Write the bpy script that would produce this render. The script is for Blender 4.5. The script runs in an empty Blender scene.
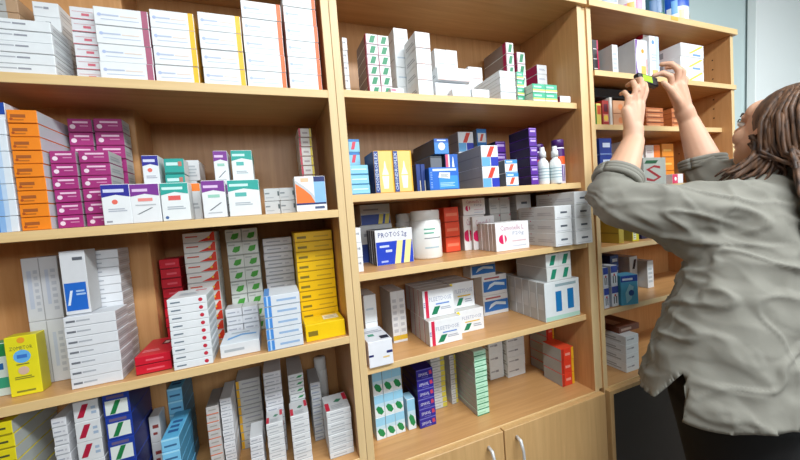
import bpy, bmesh, math, random
from mathutils import Vector, Matrix, noise
random.seed(7)
PI = math.pi
S = bpy.context.scene
C = S.collection
# ---------------------------------------------------------------- camera
cam_d = bpy.data.cameras.new('camera')
cam = bpy.data.objects.new('camera', cam_d)
C.objects.link(cam)
cam_d.sensor_width = 36.0
cam_d.lens = 335.236 / 800 * 36.0
cam_d.clip_start = .02
CR = Vector((0.93041148, -0.35820925, -0.07759256))
CU = Vector((0.09091619, 0.02047572, 0.99564803))
CF = Vector((0.35506157, 0.93341678, -0.05161787))
cam.matrix_world = Matrix(((CR.x, CU.x, -CF.x, -0.19730573), (CR.y, CU.y, -CF.y, -0.83481754),
                           (CR.z, CU.z, -CF.z, 1.42414611), (0, 0, 0, 1)))
S.camera = cam
# ---------------------------------------------------------------- world, lamps, exposure
w = bpy.data.worlds.new('room_world')
S.world = w
w.use_nodes = True
w.node_tree.nodes['Background'].inputs[0].default_value = (.75, .88, 1, 1)
w.node_tree.nodes['Background'].inputs[1].default_value = .025
def area(name, loc, rot, sx, sy, e, col):
    l = bpy.data.lights.new(name, 'AREA'); l.shape = 'RECTANGLE'
    l.size = sx; l.size_y = sy; l.energy = e; l.color = col
    o = bpy.data.objects.new(name, l); C.objects.link(o)
    o.location = loc; o.rotation_euler = rot
    return o
area('ceiling_lamp_light', (0.35, -1.25, 2.66), (0, 0, 0), 1.5, .3, 46, (.93, .98, 1))
area('ceiling_lamp_light', (1.9, -1.25, 2.66), (0, 0, 0), 1.2, .3, 36, (.93, .98, 1))
area('added_fill_light', (0.6, -3.0, 2.27), (PI/2, 0, 0), 3.4, .62, 36, (.90, .96, 1))  # added fill for wall and carton fronts, high enough to miss shelf undersides
S.view_settings.view_transform = 'Standard'
S.view_settings.look = 'None'
S.view_settings.exposure = 0.10
S.view_settings.gamma = 1
S.view_settings.use_curve_mapping = False

# ---------------------------------------------------------------- materials
def lin(c):
    return tuple(((v/255/12.92) if v/255 <= .04045 else ((v/255+.055)/1.055)**2.4) for v in c)
MATS = {}
def card(hexc, rough=.42):
    """printed card: colour with a faint uneven coating"""
    k = (hexc, rough)
    if k in MATS: return MATS[k]
    c = lin((int(hexc[0:2], 16), int(hexc[2:4], 16), int(hexc[4:6], 16)))
    m = bpy.data.materials.new('card_' + hexc); m.use_nodes = True
    nt = m.node_tree; b = nt.nodes['Principled BSDF']
    tc = nt.nodes.new('ShaderNodeTexCoord'); n = nt.nodes.new('ShaderNodeTexNoise')
    n.inputs['Scale'].default_value = 45; n.inputs['Detail'].default_value = 3
    mx = nt.nodes.new('ShaderNodeMix'); mx.data_type = 'RGBA'
    mx.inputs[6].default_value = (*[v*.93 for v in c], 1); mx.inputs[7].default_value = (*[min(1, v*1.04) for v in c], 1)
    nt.links.new(tc.outputs['Object'], n.inputs['Vector']); nt.links.new(n.outputs['Fac'], mx.inputs[0])
    nt.links.new(mx.outputs[2], b.inputs['Base Color'])
    b.inputs['Roughness'].default_value = rough
    m.diffuse_color = (*c, 1)
    MATS[k] = m
    return m
def wood(name, c1, c2, axis='x', rough=.38, scale=1.0):
    if name in MATS: return MATS[name]
    m = bpy.data.materials.new(name); m.use_nodes = True
    nt = m.node_tree; b = nt.nodes['Principled BSDF']
    tc = nt.nodes.new('ShaderNodeTexCoord'); mp = nt.nodes.new('ShaderNodeMapping')
    sc = {'x': (2.2, 40, 40), 'z': (40, 40, 2.2)}[axis]
    mp.inputs['Scale'].default_value = [v*scale for v in sc]
    n = nt.nodes.new('ShaderNodeTexNoise'); n.inputs['Scale'].default_value = 1.6
    n.inputs['Detail'].default_value = 6; n.inputs['Roughness'].default_value = .62; n.inputs['Distortion'].default_value = .7
    r = nt.nodes.new('ShaderNodeValToRGB')
    r.color_ramp.elements[0].position = .3; r.color_ramp.elements[0].color = (*lin(c1), 1)
    r.color_ramp.elements[1].position = .7; r.color_ramp.elements[1].color = (*lin(c2), 1)
    bp = nt.nodes.new('ShaderNodeBump'); bp.inputs['Strength'].default_value = .04
    nt.links.new(tc.outputs['Object'], mp.inputs['Vector']); nt.links.new(mp.outputs[0], n.inputs['Vector'])
    nt.links.new(n.outputs['Fac'], r.inputs[0]); nt.links.new(r.outputs[0], b.inputs['Base Color'])
    nt.links.new(n.outputs['Fac'], bp.inputs['Height']); nt.links.new(bp.outputs[0], b.inputs['Normal'])
    b.inputs['Roughness'].default_value = rough
    MATS[name] = m
    return m
def plain(name, c, rough=.5, metal=0, scale=8, var=.06, bump=0, sss=0):
    if name in MATS: return MATS[name]
    m = bpy.data.materials.new(name); m.use_nodes = True
    nt = m.node_tree; b = nt.nodes['Principled BSDF']; c = lin(c)
    tc = nt.nodes.new('ShaderNodeTexCoord'); n = nt.nodes.new('ShaderNodeTexNoise')
    n.inputs['Scale'].default_value = scale; n.inputs['Detail'].default_value = 4
    mx = nt.nodes.new('ShaderNodeMix'); mx.data_type = 'RGBA'
    mx.inputs[6].default_value = (*[v*(1-var) for v in c], 1); mx.inputs[7].default_value = (*[min(1, v*(1+var)) for v in c], 1)
    nt.links.new(tc.outputs['Object'], n.inputs['Vector']); nt.links.new(n.outputs['Fac'], mx.inputs[0])
    nt.links.new(mx.outputs[2], b.inputs['Base Color'])
    b.inputs['Roughness'].default_value = rough; b.inputs['Metallic'].default_value = metal
    if sss: b.inputs['Subsurface Weight'].default_value = sss; b.inputs['Subsurface Radius'].default_value = (.02, .008, .004)
    if bump:
        bp = nt.nodes.new('ShaderNodeBump'); bp.inputs['Strength'].default_value = bump; bp.inputs['Distance'].default_value = .01
        nt.links.new(n.outputs['Fac'], bp.inputs['Height']); nt.links.new(bp.outputs[0], b.inputs['Normal'])
    MATS[name] = m
    return m
BEECH = wood('beech_laminate', (192, 142, 88), (210, 160, 106))
BEECHV = wood('beech_laminate_upright', (188, 136, 84), (206, 156, 104), 'z')
EDGE = wood('beech_edge_band', (222, 188, 132), (232, 200, 146))
EDGEV = wood('beech_edge_band_upright', (220, 190, 140), (230, 200, 150), 'z')
DOORW = wood('beech_door', (200, 158, 104), (216, 175, 120), 'z', .4)

# ---------------------------------------------------------------- mesh helpers
def link(name, me, mats, parent=None):
    for m in mats: me.materials.append(m)
    o = bpy.data.objects.new(name, me); C.objects.link(o)
    if parent: o.parent = parent
    return o
def obj(name, bm, mats, parent=None, smooth=False):
    me = bpy.data.meshes.new(name)
    bmesh.ops.recalc_face_normals(bm, faces=bm.faces[:]) if not smooth == 'keep' else None
    bm.to_mesh(me); bm.free()
    if smooth:
        for p in me.polygons: p.use_smooth = True
    return link(name, me, mats if isinstance(mats, (list, tuple)) else [mats], parent)
def empty(name, loc, label=None, cat=None, group=None):
    o = bpy.data.objects.new(name, None); C.objects.link(o); o.location = loc
    o.empty_display_size = .05
    tag(o, label, cat, group)
    return o
def tag(o, label=None, cat=None, group=None, kind=None):
    if label: o['label'] = label
    if cat: o['category'] = cat
    if group: o['group'] = group
    if kind: o['kind'] = kind
    return o
def addbox(bm, x0, x1, y0, y1, z0, z1, mi=0, bev=0, front=None):
    v = [bm.verts.new(p) for p in ((x0,y0,z0),(x1,y0,z0),(x1,y1,z0),(x0,y1,z0),(x0,y0,z1),(x1,y0,z1),(x1,y1,z1),(x0,y1,z1))]
    fs = [bm.faces.new([v[i] for i in q]) for q in ((0,3,2,1),(4,5,6,7),(0,1,5,4),(1,2,6,5),(2,3,7,6),(3,0,4,7))]
    for f in fs: f.material_index = mi
    if front is not None: fs[2].material_index = front
    if bev:
        es = list({e for f in fs for e in f.edges})
        bmesh.ops.bevel(bm, geom=es, offset=bev, segments=1, affect='EDGES', profile=.5)
    return fs
def lathe(bm, prof, cx, cy, seg=32, mi=0):
    rings = []
    for r, z in prof:
        if r < 1e-6: rings.append([bm.verts.new((cx, cy, z))])
        else: rings.append([bm.verts.new((cx+r*math.cos(2*PI*i/seg), cy+r*math.sin(2*PI*i/seg), z)) for i in range(seg)])
    for k, (a, b) in enumerate(zip(rings, rings[1:])):
        m = mi[k] if isinstance(mi, (list, tuple)) else mi
        for i in range(seg):
            j = (i+1) % seg
            if len(a) == 1 and len(b) == 1: continue
            if len(a) == 1: f = bm.faces.new((a[0], b[i], b[j]))
            elif len(b) == 1: f = bm.faces.new((a[i], a[j], b[0]))
            else: f = bm.faces.new((a[i], a[j], b[j], b[i]))
            f.material_index = m
def tube(bm, pts, rads, seg=8, mi=0, cap=True, flat=1.0):
    pts = [Vector(p) for p in pts]; rings = []
    up = Vector((0, 0, 1)); prev = None
    for k, p in enumerate(pts):
        t = (pts[min(k+1, len(pts)-1)] - pts[max(k-1, 0)]).normalized()
        if prev is None:
            s = t.cross(up if abs(t.z) < .9 else Vector((1, 0, 0))).normalized()
        else:
            s = (prev - t*prev.dot(t)).normalized()
        prev = s; u = t.cross(s)
        r = rads[k] if isinstance(rads, (list, tuple)) else rads
        rings.append([bm.verts.new(p + s*(r*math.cos(2*PI*i/seg)) + u*(r*flat*math.sin(2*PI*i/seg))) for i in range(seg)])
    for a, b in zip(rings, rings[1:]):
        for i in range(seg):
            j = (i+1) % seg
            f = bm.faces.new((a[i], a[j], b[j], b[i])); f.material_index = mi
    if cap:
        bm.faces.new(rings[0]).material_index = mi; bm.faces.new(rings[-1]).material_index = mi
def ellip(bm, c, r, M=None, seg=24, rg=16):
    res = bmesh.ops.create_uvsphere(bm, u_segments=seg, v_segments=rg, radius=1)
    for v in res['verts']:
        p = Vector((v.co.x*r[0], v.co.y*r[1], v.co.z*r[2]))
        p = p + Vector(c)
        v.co = (M @ p) if M is not None else p
    return res['verts']
def capsule(bm, p, q, r1, r2, M=None):
    p, q = Vector(p), Vector(q)
    if M is not None: p, q = M @ p, M @ q
    d = (q-p); n = 5
    pts = [p + d*(i/n) for i in range(n+1)]; rr = [r1+(r2-r1)*i/n for i in range(n+1)]
    tube(bm, pts, rr, 16)
    ellip(bm, p, (r1, r1, r1), None, 16, 10); ellip(bm, q, (r2, r2, r2), None, 16, 10)
FONTM = {}
def text_polys(t):
    if t in FONTM: return FONTM[t]
    cu = bpy.data.curves.new('lettering', 'FONT'); cu.body = t; cu.resolution_u = 1; cu.size = 1
    o = bpy.data.objects.new('lettering', cu); C.objects.link(o)
    me = bpy.data.meshes.new_from_object(o.evaluated_get(bpy.context.evaluated_depsgraph_get()))
    vs = [v.co.copy() for v in me.vertices]; fs = [list(p.vertices) for p in me.polygons]
    bpy.data.objects.remove(o); bpy.data.curves.remove(cu); bpy.data.meshes.remove(me)
    x0 = min(v.x for v in vs); x1 = max(v.x for v in vs); y0 = min(v.y for v in vs); y1 = max(v.y for v in vs)
    FONTM[t] = (vs, fs, x0, x1, y0, y1)
    return FONTM[t]
# ---------------------------------------------------------------- printed cartons
# a style: body colour c, optional colours of faces F L R T, and the print d on its faces.
# print: ('r',face,u0,v0,u1,v1,colour)  ('p',...,colour,slant)  ('c',face,u,v,radius,colour)
#        ('t',face,u0,v0,u1,v1,words,colour)  ('v' = lettering turned upward)  ('l',face,u0,v0,u1,v1,n,colour) rows of fine print
#        ('g',face,[(u,v)...],colour) free outline
W_, G_ = 'eef2f4', '8e9aa2'
LS = ('l','L',.1,.25,.9,.75,2,'b4b8ba')
FINE = ('l','F',.12,.2,.6,.32,1,'a8bcd8')
def rowtxt(u0=.1,v0=.55,u1=.5,v1=.66,c='6a6f78'): return ('l','F',u0,v0,u1,v1,1,c)
def endstripe(col, w=.09): return dict(c=W_, R=col, d=[('r','F',1-w,0,1,1,col), ('l','F',.12,.52,.45,.60,1,'bcc8e0'), ('l','F',.47,.52,.8,.57,1,'ecd8cc'), ('l','F',.12,.3,.82,.34,1,'c4d2e8'), ('c','F',.1,.56,.09,'b4c4e8')])
STY = {
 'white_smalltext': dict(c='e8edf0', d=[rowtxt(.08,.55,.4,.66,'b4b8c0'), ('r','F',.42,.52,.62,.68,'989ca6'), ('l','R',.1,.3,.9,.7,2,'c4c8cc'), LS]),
 'white_redline': dict(c='e4e6ea', d=[('r','F',0,.0,1,.07,'c83c58'), ('l','F',.45,.3,.75,.5,1,'d87080'), ('l','F',.1,.6,.9,.64,1,'d8a0a8')]),
 'white_purple': endstripe('b0607c', .13), 'white_yellow': endstripe('fcc010', .13), 'white_orange': endstripe('f06a20', .12),
 'green_magenta': dict(c='ecf0ee', L='8f8078', d=[('r','L',.86,0,1,1,'b41c54'), ('p','F',.35,.15,.75,.85,'1f8a5c',.2), ('r','F',0,0,.06,1,'b84070'), ('r','F',.04,.0,.96,.07,'c890a8')]),
 'brown_plain': dict(c='b89878', d=[('r','F',0,0,.6,1,'b4b6b4'), ('l','F',.1,.4,.5,.5,1,'8c8c88')]),
 'white_pinkdot': dict(c=W_, d=[('r','F',.05,.4,.4,.7,'d04078')]),
 'white_plain': dict(c='eef3f5', d=[('l','F',.15,.45,.75,.52,1,'c2d2de'), ('l','L',.1,.45,.9,.5,1,'c4c8c8')]),
 'white_blueline': dict(c='f2f6f8', d=[('l','F',.1,.5,.8,.54,1,'b8d0e8'), ('r','F',0,.0,1,.05,'d8a8a0'), ('l','L',.15,.3,.85,.6,2,'bcc2c6')]),
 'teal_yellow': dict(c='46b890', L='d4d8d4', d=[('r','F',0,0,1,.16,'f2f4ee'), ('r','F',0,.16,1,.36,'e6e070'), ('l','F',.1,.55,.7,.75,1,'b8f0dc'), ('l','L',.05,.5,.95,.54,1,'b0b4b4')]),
 'white_magside': dict(c='eceef2', L='b01c50', d=[('l','F',.15,.4,.8,.6,2,'b4bcd0')]),
 'black_magenta': dict(c='201c24', d=[('r','F',.75,0,1,1,'c02050'), ('r','F',.1,.0,.7,.1,'e0d8dc')]),
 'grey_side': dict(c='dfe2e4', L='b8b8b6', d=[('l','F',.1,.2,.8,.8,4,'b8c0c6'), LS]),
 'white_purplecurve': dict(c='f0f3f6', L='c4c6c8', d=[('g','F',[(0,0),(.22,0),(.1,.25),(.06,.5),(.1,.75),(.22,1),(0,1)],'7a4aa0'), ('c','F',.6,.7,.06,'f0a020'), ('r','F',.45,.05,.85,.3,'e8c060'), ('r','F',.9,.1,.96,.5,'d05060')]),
 'red_white': dict(c='c02038', F='f0f0f0', d=[('c','F',.5,.9,.03,'e0a030')]),
 'white_bluetall': dict(c='eef2f6', d=[('r','F',.6,0,1,1,'c4d6ea'), ('c','F',.35,.85,.05,'6a9ad0'), ('r','F',.2,.05,.8,.2,'e8c070'), ('l','F',.15,.4,.8,.6,3,'c0c8d0')]),
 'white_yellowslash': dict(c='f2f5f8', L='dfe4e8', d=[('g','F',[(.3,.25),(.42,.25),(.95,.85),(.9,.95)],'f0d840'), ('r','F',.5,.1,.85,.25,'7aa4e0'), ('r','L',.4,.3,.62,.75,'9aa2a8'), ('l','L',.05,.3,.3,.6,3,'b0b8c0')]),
 'yellowred': dict(c='d8c860', L='58a850', d=[('r','F',.1,.5,.9,.9,'c85030')]),
 'redpic': dict(c='a02c28', d=[('r','F',.1,.15,.9,.45,'e09080'), ('r','F',.2,.55,.8,.85,'5a2030'), ('c','F',.5,.3,.12,'f0d050')]),
 'white_slim': dict(c='e0dcd4', d=[]),
 'peach': dict(c='d8a078', d=[('c','F',.35,.5,.25,'e08850'), ('l','F',.6,.3,.9,.6,2,'b07850')]),
 'orange_flat': dict(c='c07040', d=[('r','F',.1,.3,.8,.6,'e0a070'), ('r','F',0,0,1,.14,'6a3020')]),
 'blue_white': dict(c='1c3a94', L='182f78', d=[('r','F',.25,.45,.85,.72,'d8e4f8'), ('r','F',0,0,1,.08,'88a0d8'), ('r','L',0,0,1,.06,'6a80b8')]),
 'white_orangedot': dict(c='eff1f2', d=[('c','F',.68,.45,.24,'f0683a'), ('c','F',.68,.45,.09,'fbe8d8'), ('l','F',.08,.3,.42,.6,2,'b8bcc4')]),
 'white_orange2': dict(c='e8dcd8', d=[('r','F',.55,0,1,1,'f07a20'), ('l','F',.08,.4,.45,.7,2,'c8b0b0')]),
 'orange_plain': dict(c='e08a28', d=[('r','F',.1,.45,.8,.6,'f8c060'), ('r','F',0,0,1,.06,'a85818')]),
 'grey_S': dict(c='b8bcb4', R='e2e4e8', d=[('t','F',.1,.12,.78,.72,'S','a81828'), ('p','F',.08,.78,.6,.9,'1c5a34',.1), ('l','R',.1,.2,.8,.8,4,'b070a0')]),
 'pinkwhite': dict(c='f0ecee', d=[('r','F',0,.0,.5,1,'e83c68'), ('c','F',.3,.5,.2,'ffffff')]),
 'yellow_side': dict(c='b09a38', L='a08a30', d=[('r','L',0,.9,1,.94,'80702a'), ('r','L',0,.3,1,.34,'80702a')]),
 'yellow_white': dict(c='dcd428', L='8a7a30', d=[('r','F',.08,.06,.52,.94,'eef0d8'), ('v','F',.14,.12,.44,.88,'|||| ||| ||','6a7a3a')]),
 'navy_flat': dict(c='1c1a44', d=[('r','F',.2,.4,.4,.65,'c0c4dc'), ('r','F',.45,.4,.75,.65,'9a9cc0')]),
 'blue_white2': dict(c='e6ebf4', L='b0b8c8', d=[('r','F',0,.66,1,1,'1c3ca8'), ('r','F',.25,.15,.4,.5,'20303c'), ('r','F',.6,.15,.75,.5,'20303c'), ('c','F',.5,.55,.06,'c03040')]),
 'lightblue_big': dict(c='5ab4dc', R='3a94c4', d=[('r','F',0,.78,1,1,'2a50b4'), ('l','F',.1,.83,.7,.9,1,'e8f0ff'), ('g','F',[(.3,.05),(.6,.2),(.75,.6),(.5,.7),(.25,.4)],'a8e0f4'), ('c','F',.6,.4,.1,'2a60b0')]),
 'white_darkslash': dict(c='dfe3e8', d=[('p','F',.45,.2,.75,.8,'3a2c34',.25)]),
 'brown_flat': dict(c='7a4a3a', d=[('r','F',.1,.3,.6,.7,'c8a898'), ('r','T',.1,.2,.5,.8,'c0a090'), ('r','T',.6,.3,.9,.7,'58302a')]),
 'white_bluegrad': dict(c='e2ebf3', d=[('r','F',0,0,.25,1,'2f7ad0'), ('r','F',.25,0,.5,1,'8cb8ea'), ('r','F',.5,0,.7,1,'c0d8f2'), ('l','R',.1,.3,.8,.6,2,'b8c0c8')]),
 'blue_top': dict(c='e4eaf2', T='3a68b8', d=[('r','F',0,.3,1,1,'1c48a4')]),
 'orange_box': dict(c='f58a1c', R='c8cdd0', T='e87c18', d=[('r','F',.12,.42,.62,.66,'a85c28'), ('r','F',.2,.2,.55,.3,'c46c20'), ('c','F',.14,.3,.1,'b05020'), ('r','F',0,0,1,.05,'b86010')]),
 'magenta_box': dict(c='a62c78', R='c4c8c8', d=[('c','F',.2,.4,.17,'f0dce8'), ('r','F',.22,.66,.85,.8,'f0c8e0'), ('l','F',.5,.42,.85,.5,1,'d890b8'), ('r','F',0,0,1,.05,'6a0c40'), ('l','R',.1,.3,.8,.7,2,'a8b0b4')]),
 'carton_blue': dict(c='eef1f3', T='2a2a90', d=[('g','F',[(0,.68),(.5,.74),(1,.68),(1,1),(0,1)],'2a2a98'), ('r','F',.08,.80,.8,.88,'d8dcf4'), ('c','F',.45,.56,.06,'f07060'), ('l','F',.2,.32,.85,.42,2,'b8bcc8'), ('l','F',.1,.06,.3,.1,1,'a0a0a8')]),
 'carton_purple': dict(c='eef0f2', T='7a3090', d=[('g','F',[(0,.68),(.5,.74),(1,.68),(1,1),(0,1)],'7d3094'), ('r','F',.08,.80,.6,.87,'e4c8ec'), ('r','F',.25,.55,.75,.63,'f09088'), ('p','F',.42,.22,.5,.38,'70787c',.5), ('l','F',.15,.44,.85,.47,1,'c0c4c8')]),
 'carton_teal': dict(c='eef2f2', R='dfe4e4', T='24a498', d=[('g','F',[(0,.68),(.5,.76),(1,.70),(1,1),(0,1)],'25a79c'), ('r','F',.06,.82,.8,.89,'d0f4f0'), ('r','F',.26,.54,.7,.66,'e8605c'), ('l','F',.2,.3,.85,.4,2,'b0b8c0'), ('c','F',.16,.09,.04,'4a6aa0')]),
 'teal_low': dict(c='25a79c', R='dfe4e4', d=[('r','F',.1,.55,.7,.75,'d0f4f0'), ('r','F',0,0,1,.12,'1a7a72'), ('r','F',.72,.5,.9,.8,'c87868')]),
 'carton_purple2': dict(c='eef0f2', T='7a3090', d=[('g','F',[(0,.68),(.5,.74),(1,.68),(1,1),(0,1)],'7d3094'), ('r','F',.08,.80,.7,.87,'e4c8ec'), ('r','F',.25,.54,.75,.62,'9ad0bc'), ('p','F',.5,.2,.58,.4,'70787c',.5), ('l','F',.2,.12,.8,.15,1,'c0c4c8')]),
 'carton_teal2': dict(c='eef2f2', R='dfe4e4', T='24a498', d=[('g','F',[(0,.68),(.5,.76),(1,.70),(1,1),(0,1)],'25a79c'), ('r','F',.06,.82,.65,.89,'d0f4f0'), ('r','F',.22,.54,.58,.65,'58b8b0'), ('l','F',.2,.3,.75,.4,2,'b0b8c0'), ('r','R',0,.7,1,1,'25a79c')]),
 'orange_white': dict(c='dfe1e2', T='f08030', d=[('r','F',0,.78,1,1,'f58228'), ('l','F',.1,.3,.8,.5,2,'b8bcc0')]),
 'grey_box': dict(c='c6c8c8', d=[('r','F',.05,.55,.35,.66,'7c8488'), ('r','F',.88,.4,.98,.75,'3c4c50'), ('l','F',.1,.25,.6,.3,1,'a0a4a8')]),
 'orange_blue': dict(c='f0f1f2', R='1c2c50', d=[('g','F',[(.02,.24),(.62,.24),(.5,.45),(.3,.62),(.02,.8)],'f2792a'), ('g','F',[(.62,.24),(.70,.24),(.56,.5),(.32,.70),(.02,.9),(.02,.8),(.3,.62),(.5,.45)],'c8ccd0'), ('r','F',.62,.24,1,.84,'8ec0ec'), ('r','F',.62,.84,1,1,'1c2c6c'), ('r','F',.0,.19,1,.24,'1c2c6c'), ('r','F',.6,.06,.92,.13,'4a5a80'), ('r','F',.2,.84,.45,.95,'f4c8a0')]),
 'red_yellow_narrow': dict(c='e6e2dc', d=[('r','F',0,0,.16,1,'d03850'), ('r','F',.82,0,1,1,'e0c83c'), ('r','F',0,0,1,.08,'8a5040'), ('l','F',.3,.4,.7,.6,1,'b8a8a8')]),
 'ltblue_red': dict(c='8ec8e4', d=[('p','F',.3,.2,.6,.85,'d84860',.2), ('r','F',.0,.8,1,1,'3a80c8')]),
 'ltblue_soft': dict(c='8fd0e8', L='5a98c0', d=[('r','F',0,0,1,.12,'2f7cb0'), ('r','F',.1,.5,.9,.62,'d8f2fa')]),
 'yellow_blue': dict(c='f4b832', L='24407c', d=[('r','F',0,0,.24,1,'2c4c94'), ('v','F',.04,.05,.2,.95,'CHONDROFLEX','e4ecf8'), ('r','F',.24,0,.92,1,'f6d078'), ('g','F',[(.44,.1),(.68,.1),(.74,.4),(.38,.4)],'fbf4e4'), ('g','F',[(.38,.43),(.74,.43),(.62,.6),(.58,.75),(.54,.75),(.5,.6)],'fbf4e4')]),
 'darkblue_slim': dict(c='1f3c84', L='1a2c60', T='4a78d0', d=[('r','F',.7,0,.9,.4,'d8d4c0')]),
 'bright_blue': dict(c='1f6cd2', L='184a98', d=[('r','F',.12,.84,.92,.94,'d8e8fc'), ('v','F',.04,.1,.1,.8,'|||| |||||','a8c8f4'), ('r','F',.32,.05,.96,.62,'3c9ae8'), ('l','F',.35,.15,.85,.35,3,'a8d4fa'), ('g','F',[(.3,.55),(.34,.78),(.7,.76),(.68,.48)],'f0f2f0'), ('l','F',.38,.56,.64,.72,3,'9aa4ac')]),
 'white_blue2': dict(c='2464c0', L='48505c', d=[('r','F',0,0,.22,1,'d85878'), ('r','F',.22,0,.32,1,'eef0f4'), ('g','F',[(.48,.15),(.72,.15),(.62,.85),(.58,.85)],'eef2fa')]),
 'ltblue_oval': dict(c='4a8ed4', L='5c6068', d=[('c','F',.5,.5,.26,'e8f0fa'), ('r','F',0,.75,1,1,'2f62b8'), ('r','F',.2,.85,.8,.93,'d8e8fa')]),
 'greybox_plain': dict(c='6a6e74', d=[('r','F',0,.9,1,1,'3a4048')]),
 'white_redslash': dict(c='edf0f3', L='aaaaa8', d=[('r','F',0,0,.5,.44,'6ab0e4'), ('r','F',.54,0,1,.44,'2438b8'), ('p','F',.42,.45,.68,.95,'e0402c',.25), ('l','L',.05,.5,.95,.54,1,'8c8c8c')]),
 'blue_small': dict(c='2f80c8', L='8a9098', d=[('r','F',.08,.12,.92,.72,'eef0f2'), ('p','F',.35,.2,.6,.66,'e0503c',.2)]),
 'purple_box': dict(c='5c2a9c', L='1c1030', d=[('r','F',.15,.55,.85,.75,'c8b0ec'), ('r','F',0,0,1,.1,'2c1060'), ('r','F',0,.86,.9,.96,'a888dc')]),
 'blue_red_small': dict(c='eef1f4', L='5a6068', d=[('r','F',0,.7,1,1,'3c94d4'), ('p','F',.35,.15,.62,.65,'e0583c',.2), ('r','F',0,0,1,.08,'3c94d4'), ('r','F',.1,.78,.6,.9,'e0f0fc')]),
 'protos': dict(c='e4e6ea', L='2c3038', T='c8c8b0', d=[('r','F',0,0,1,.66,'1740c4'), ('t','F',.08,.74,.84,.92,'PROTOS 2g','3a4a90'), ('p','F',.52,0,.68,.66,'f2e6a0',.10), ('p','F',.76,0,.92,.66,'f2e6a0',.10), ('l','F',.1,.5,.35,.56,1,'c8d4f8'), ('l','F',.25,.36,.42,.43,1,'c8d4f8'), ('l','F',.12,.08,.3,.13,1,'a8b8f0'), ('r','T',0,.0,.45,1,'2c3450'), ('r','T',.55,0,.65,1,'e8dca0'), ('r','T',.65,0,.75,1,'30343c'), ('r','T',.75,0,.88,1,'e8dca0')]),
 'protos_low': dict(c='cdd0d2', d=[('r','F',0,0,1,.5,'26408c'), ('p','F',.6,0,.74,.5,'cabc58',.06), ('p','F',.82,0,.96,.5,'cabc58',.06), ('l','F',.1,.7,.6,.78,1,'9a9ea8')]),
 'red_orange': dict(c='e85030', d=[('r','F',0,0,1,.06,'982c18'), ('l','F',.1,.4,.9,.6,1,'f08060')]),
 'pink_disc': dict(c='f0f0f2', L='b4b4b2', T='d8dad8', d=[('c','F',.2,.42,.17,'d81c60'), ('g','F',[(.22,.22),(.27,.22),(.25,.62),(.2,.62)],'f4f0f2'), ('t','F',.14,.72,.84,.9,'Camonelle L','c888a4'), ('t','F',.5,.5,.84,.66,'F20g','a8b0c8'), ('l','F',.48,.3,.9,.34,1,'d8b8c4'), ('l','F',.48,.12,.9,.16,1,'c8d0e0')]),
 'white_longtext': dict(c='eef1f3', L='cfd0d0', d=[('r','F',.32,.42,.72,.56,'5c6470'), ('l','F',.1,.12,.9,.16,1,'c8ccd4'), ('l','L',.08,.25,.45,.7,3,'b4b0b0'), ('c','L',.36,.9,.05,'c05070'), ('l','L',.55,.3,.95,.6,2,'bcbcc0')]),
 'white_longtext2': dict(c='c8c8c6', L='b4b2b0', d=[('l','F',.1,.3,.7,.6,2,'a8a8a8'), ('c','F',.95,.9,.06,'c05070')]),
 'white_navymark': dict(c='eef0f6', T='dde2ea', d=[('r','F',.0,.42,.2,.5,'242a6c'), ('r','F',.74,.46,1,.56,'242a6c'), ('r','F',.58,.3,.85,.36,'e8c880'), ('r','T',.2,.35,.45,.5,'3a9478'), ('r','T',.6,.1,.95,.3,'2c3040'), ('l','T',.1,.6,.9,.8,2,'a8b0bc')]),
 'white_yellowbase': dict(c='dcdcdc', L='a4a09c', d=[('r','F',0,.05,1,.14,'d8b030'), ('l','F',.2,.2,.8,.9,6,'bcbcc0')]),
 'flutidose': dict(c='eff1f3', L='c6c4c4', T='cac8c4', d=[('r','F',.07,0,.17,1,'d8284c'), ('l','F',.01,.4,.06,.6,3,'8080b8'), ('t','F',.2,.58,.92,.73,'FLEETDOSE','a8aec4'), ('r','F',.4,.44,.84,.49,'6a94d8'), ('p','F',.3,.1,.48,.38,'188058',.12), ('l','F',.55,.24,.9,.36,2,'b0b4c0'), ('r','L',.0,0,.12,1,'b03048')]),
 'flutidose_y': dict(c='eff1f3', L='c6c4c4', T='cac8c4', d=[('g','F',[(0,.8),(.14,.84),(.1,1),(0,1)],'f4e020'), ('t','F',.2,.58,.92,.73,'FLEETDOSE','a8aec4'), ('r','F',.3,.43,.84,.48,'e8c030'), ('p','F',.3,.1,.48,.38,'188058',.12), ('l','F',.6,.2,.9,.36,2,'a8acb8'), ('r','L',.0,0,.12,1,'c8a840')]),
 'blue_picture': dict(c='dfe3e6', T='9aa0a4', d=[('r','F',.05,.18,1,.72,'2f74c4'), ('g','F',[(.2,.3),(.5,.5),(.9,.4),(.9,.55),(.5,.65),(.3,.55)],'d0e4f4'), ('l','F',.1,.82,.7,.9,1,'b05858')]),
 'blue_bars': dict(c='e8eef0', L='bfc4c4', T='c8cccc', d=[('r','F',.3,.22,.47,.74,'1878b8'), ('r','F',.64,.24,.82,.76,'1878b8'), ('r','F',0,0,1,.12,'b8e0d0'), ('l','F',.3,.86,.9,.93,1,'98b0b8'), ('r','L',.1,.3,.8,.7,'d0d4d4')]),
 'green_mark': dict(c='e6eae8', L='b8bab8', d=[('p','F',.35,.15,.7,.85,'209070',.2)]),
 'ltblue_green': dict(c='e6eff4', L='a8d4e8', T='a8d8f0', d=[('r','F',0,.62,1,1,'98d4f2'), ('r','F',0,.45,1,.62,'c4e4f4'), ('g','F',[(.12,.42),(.35,.52),(.72,.42),(.92,.2),(.66,.1),(.32,.2)],'168c50')]),
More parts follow.
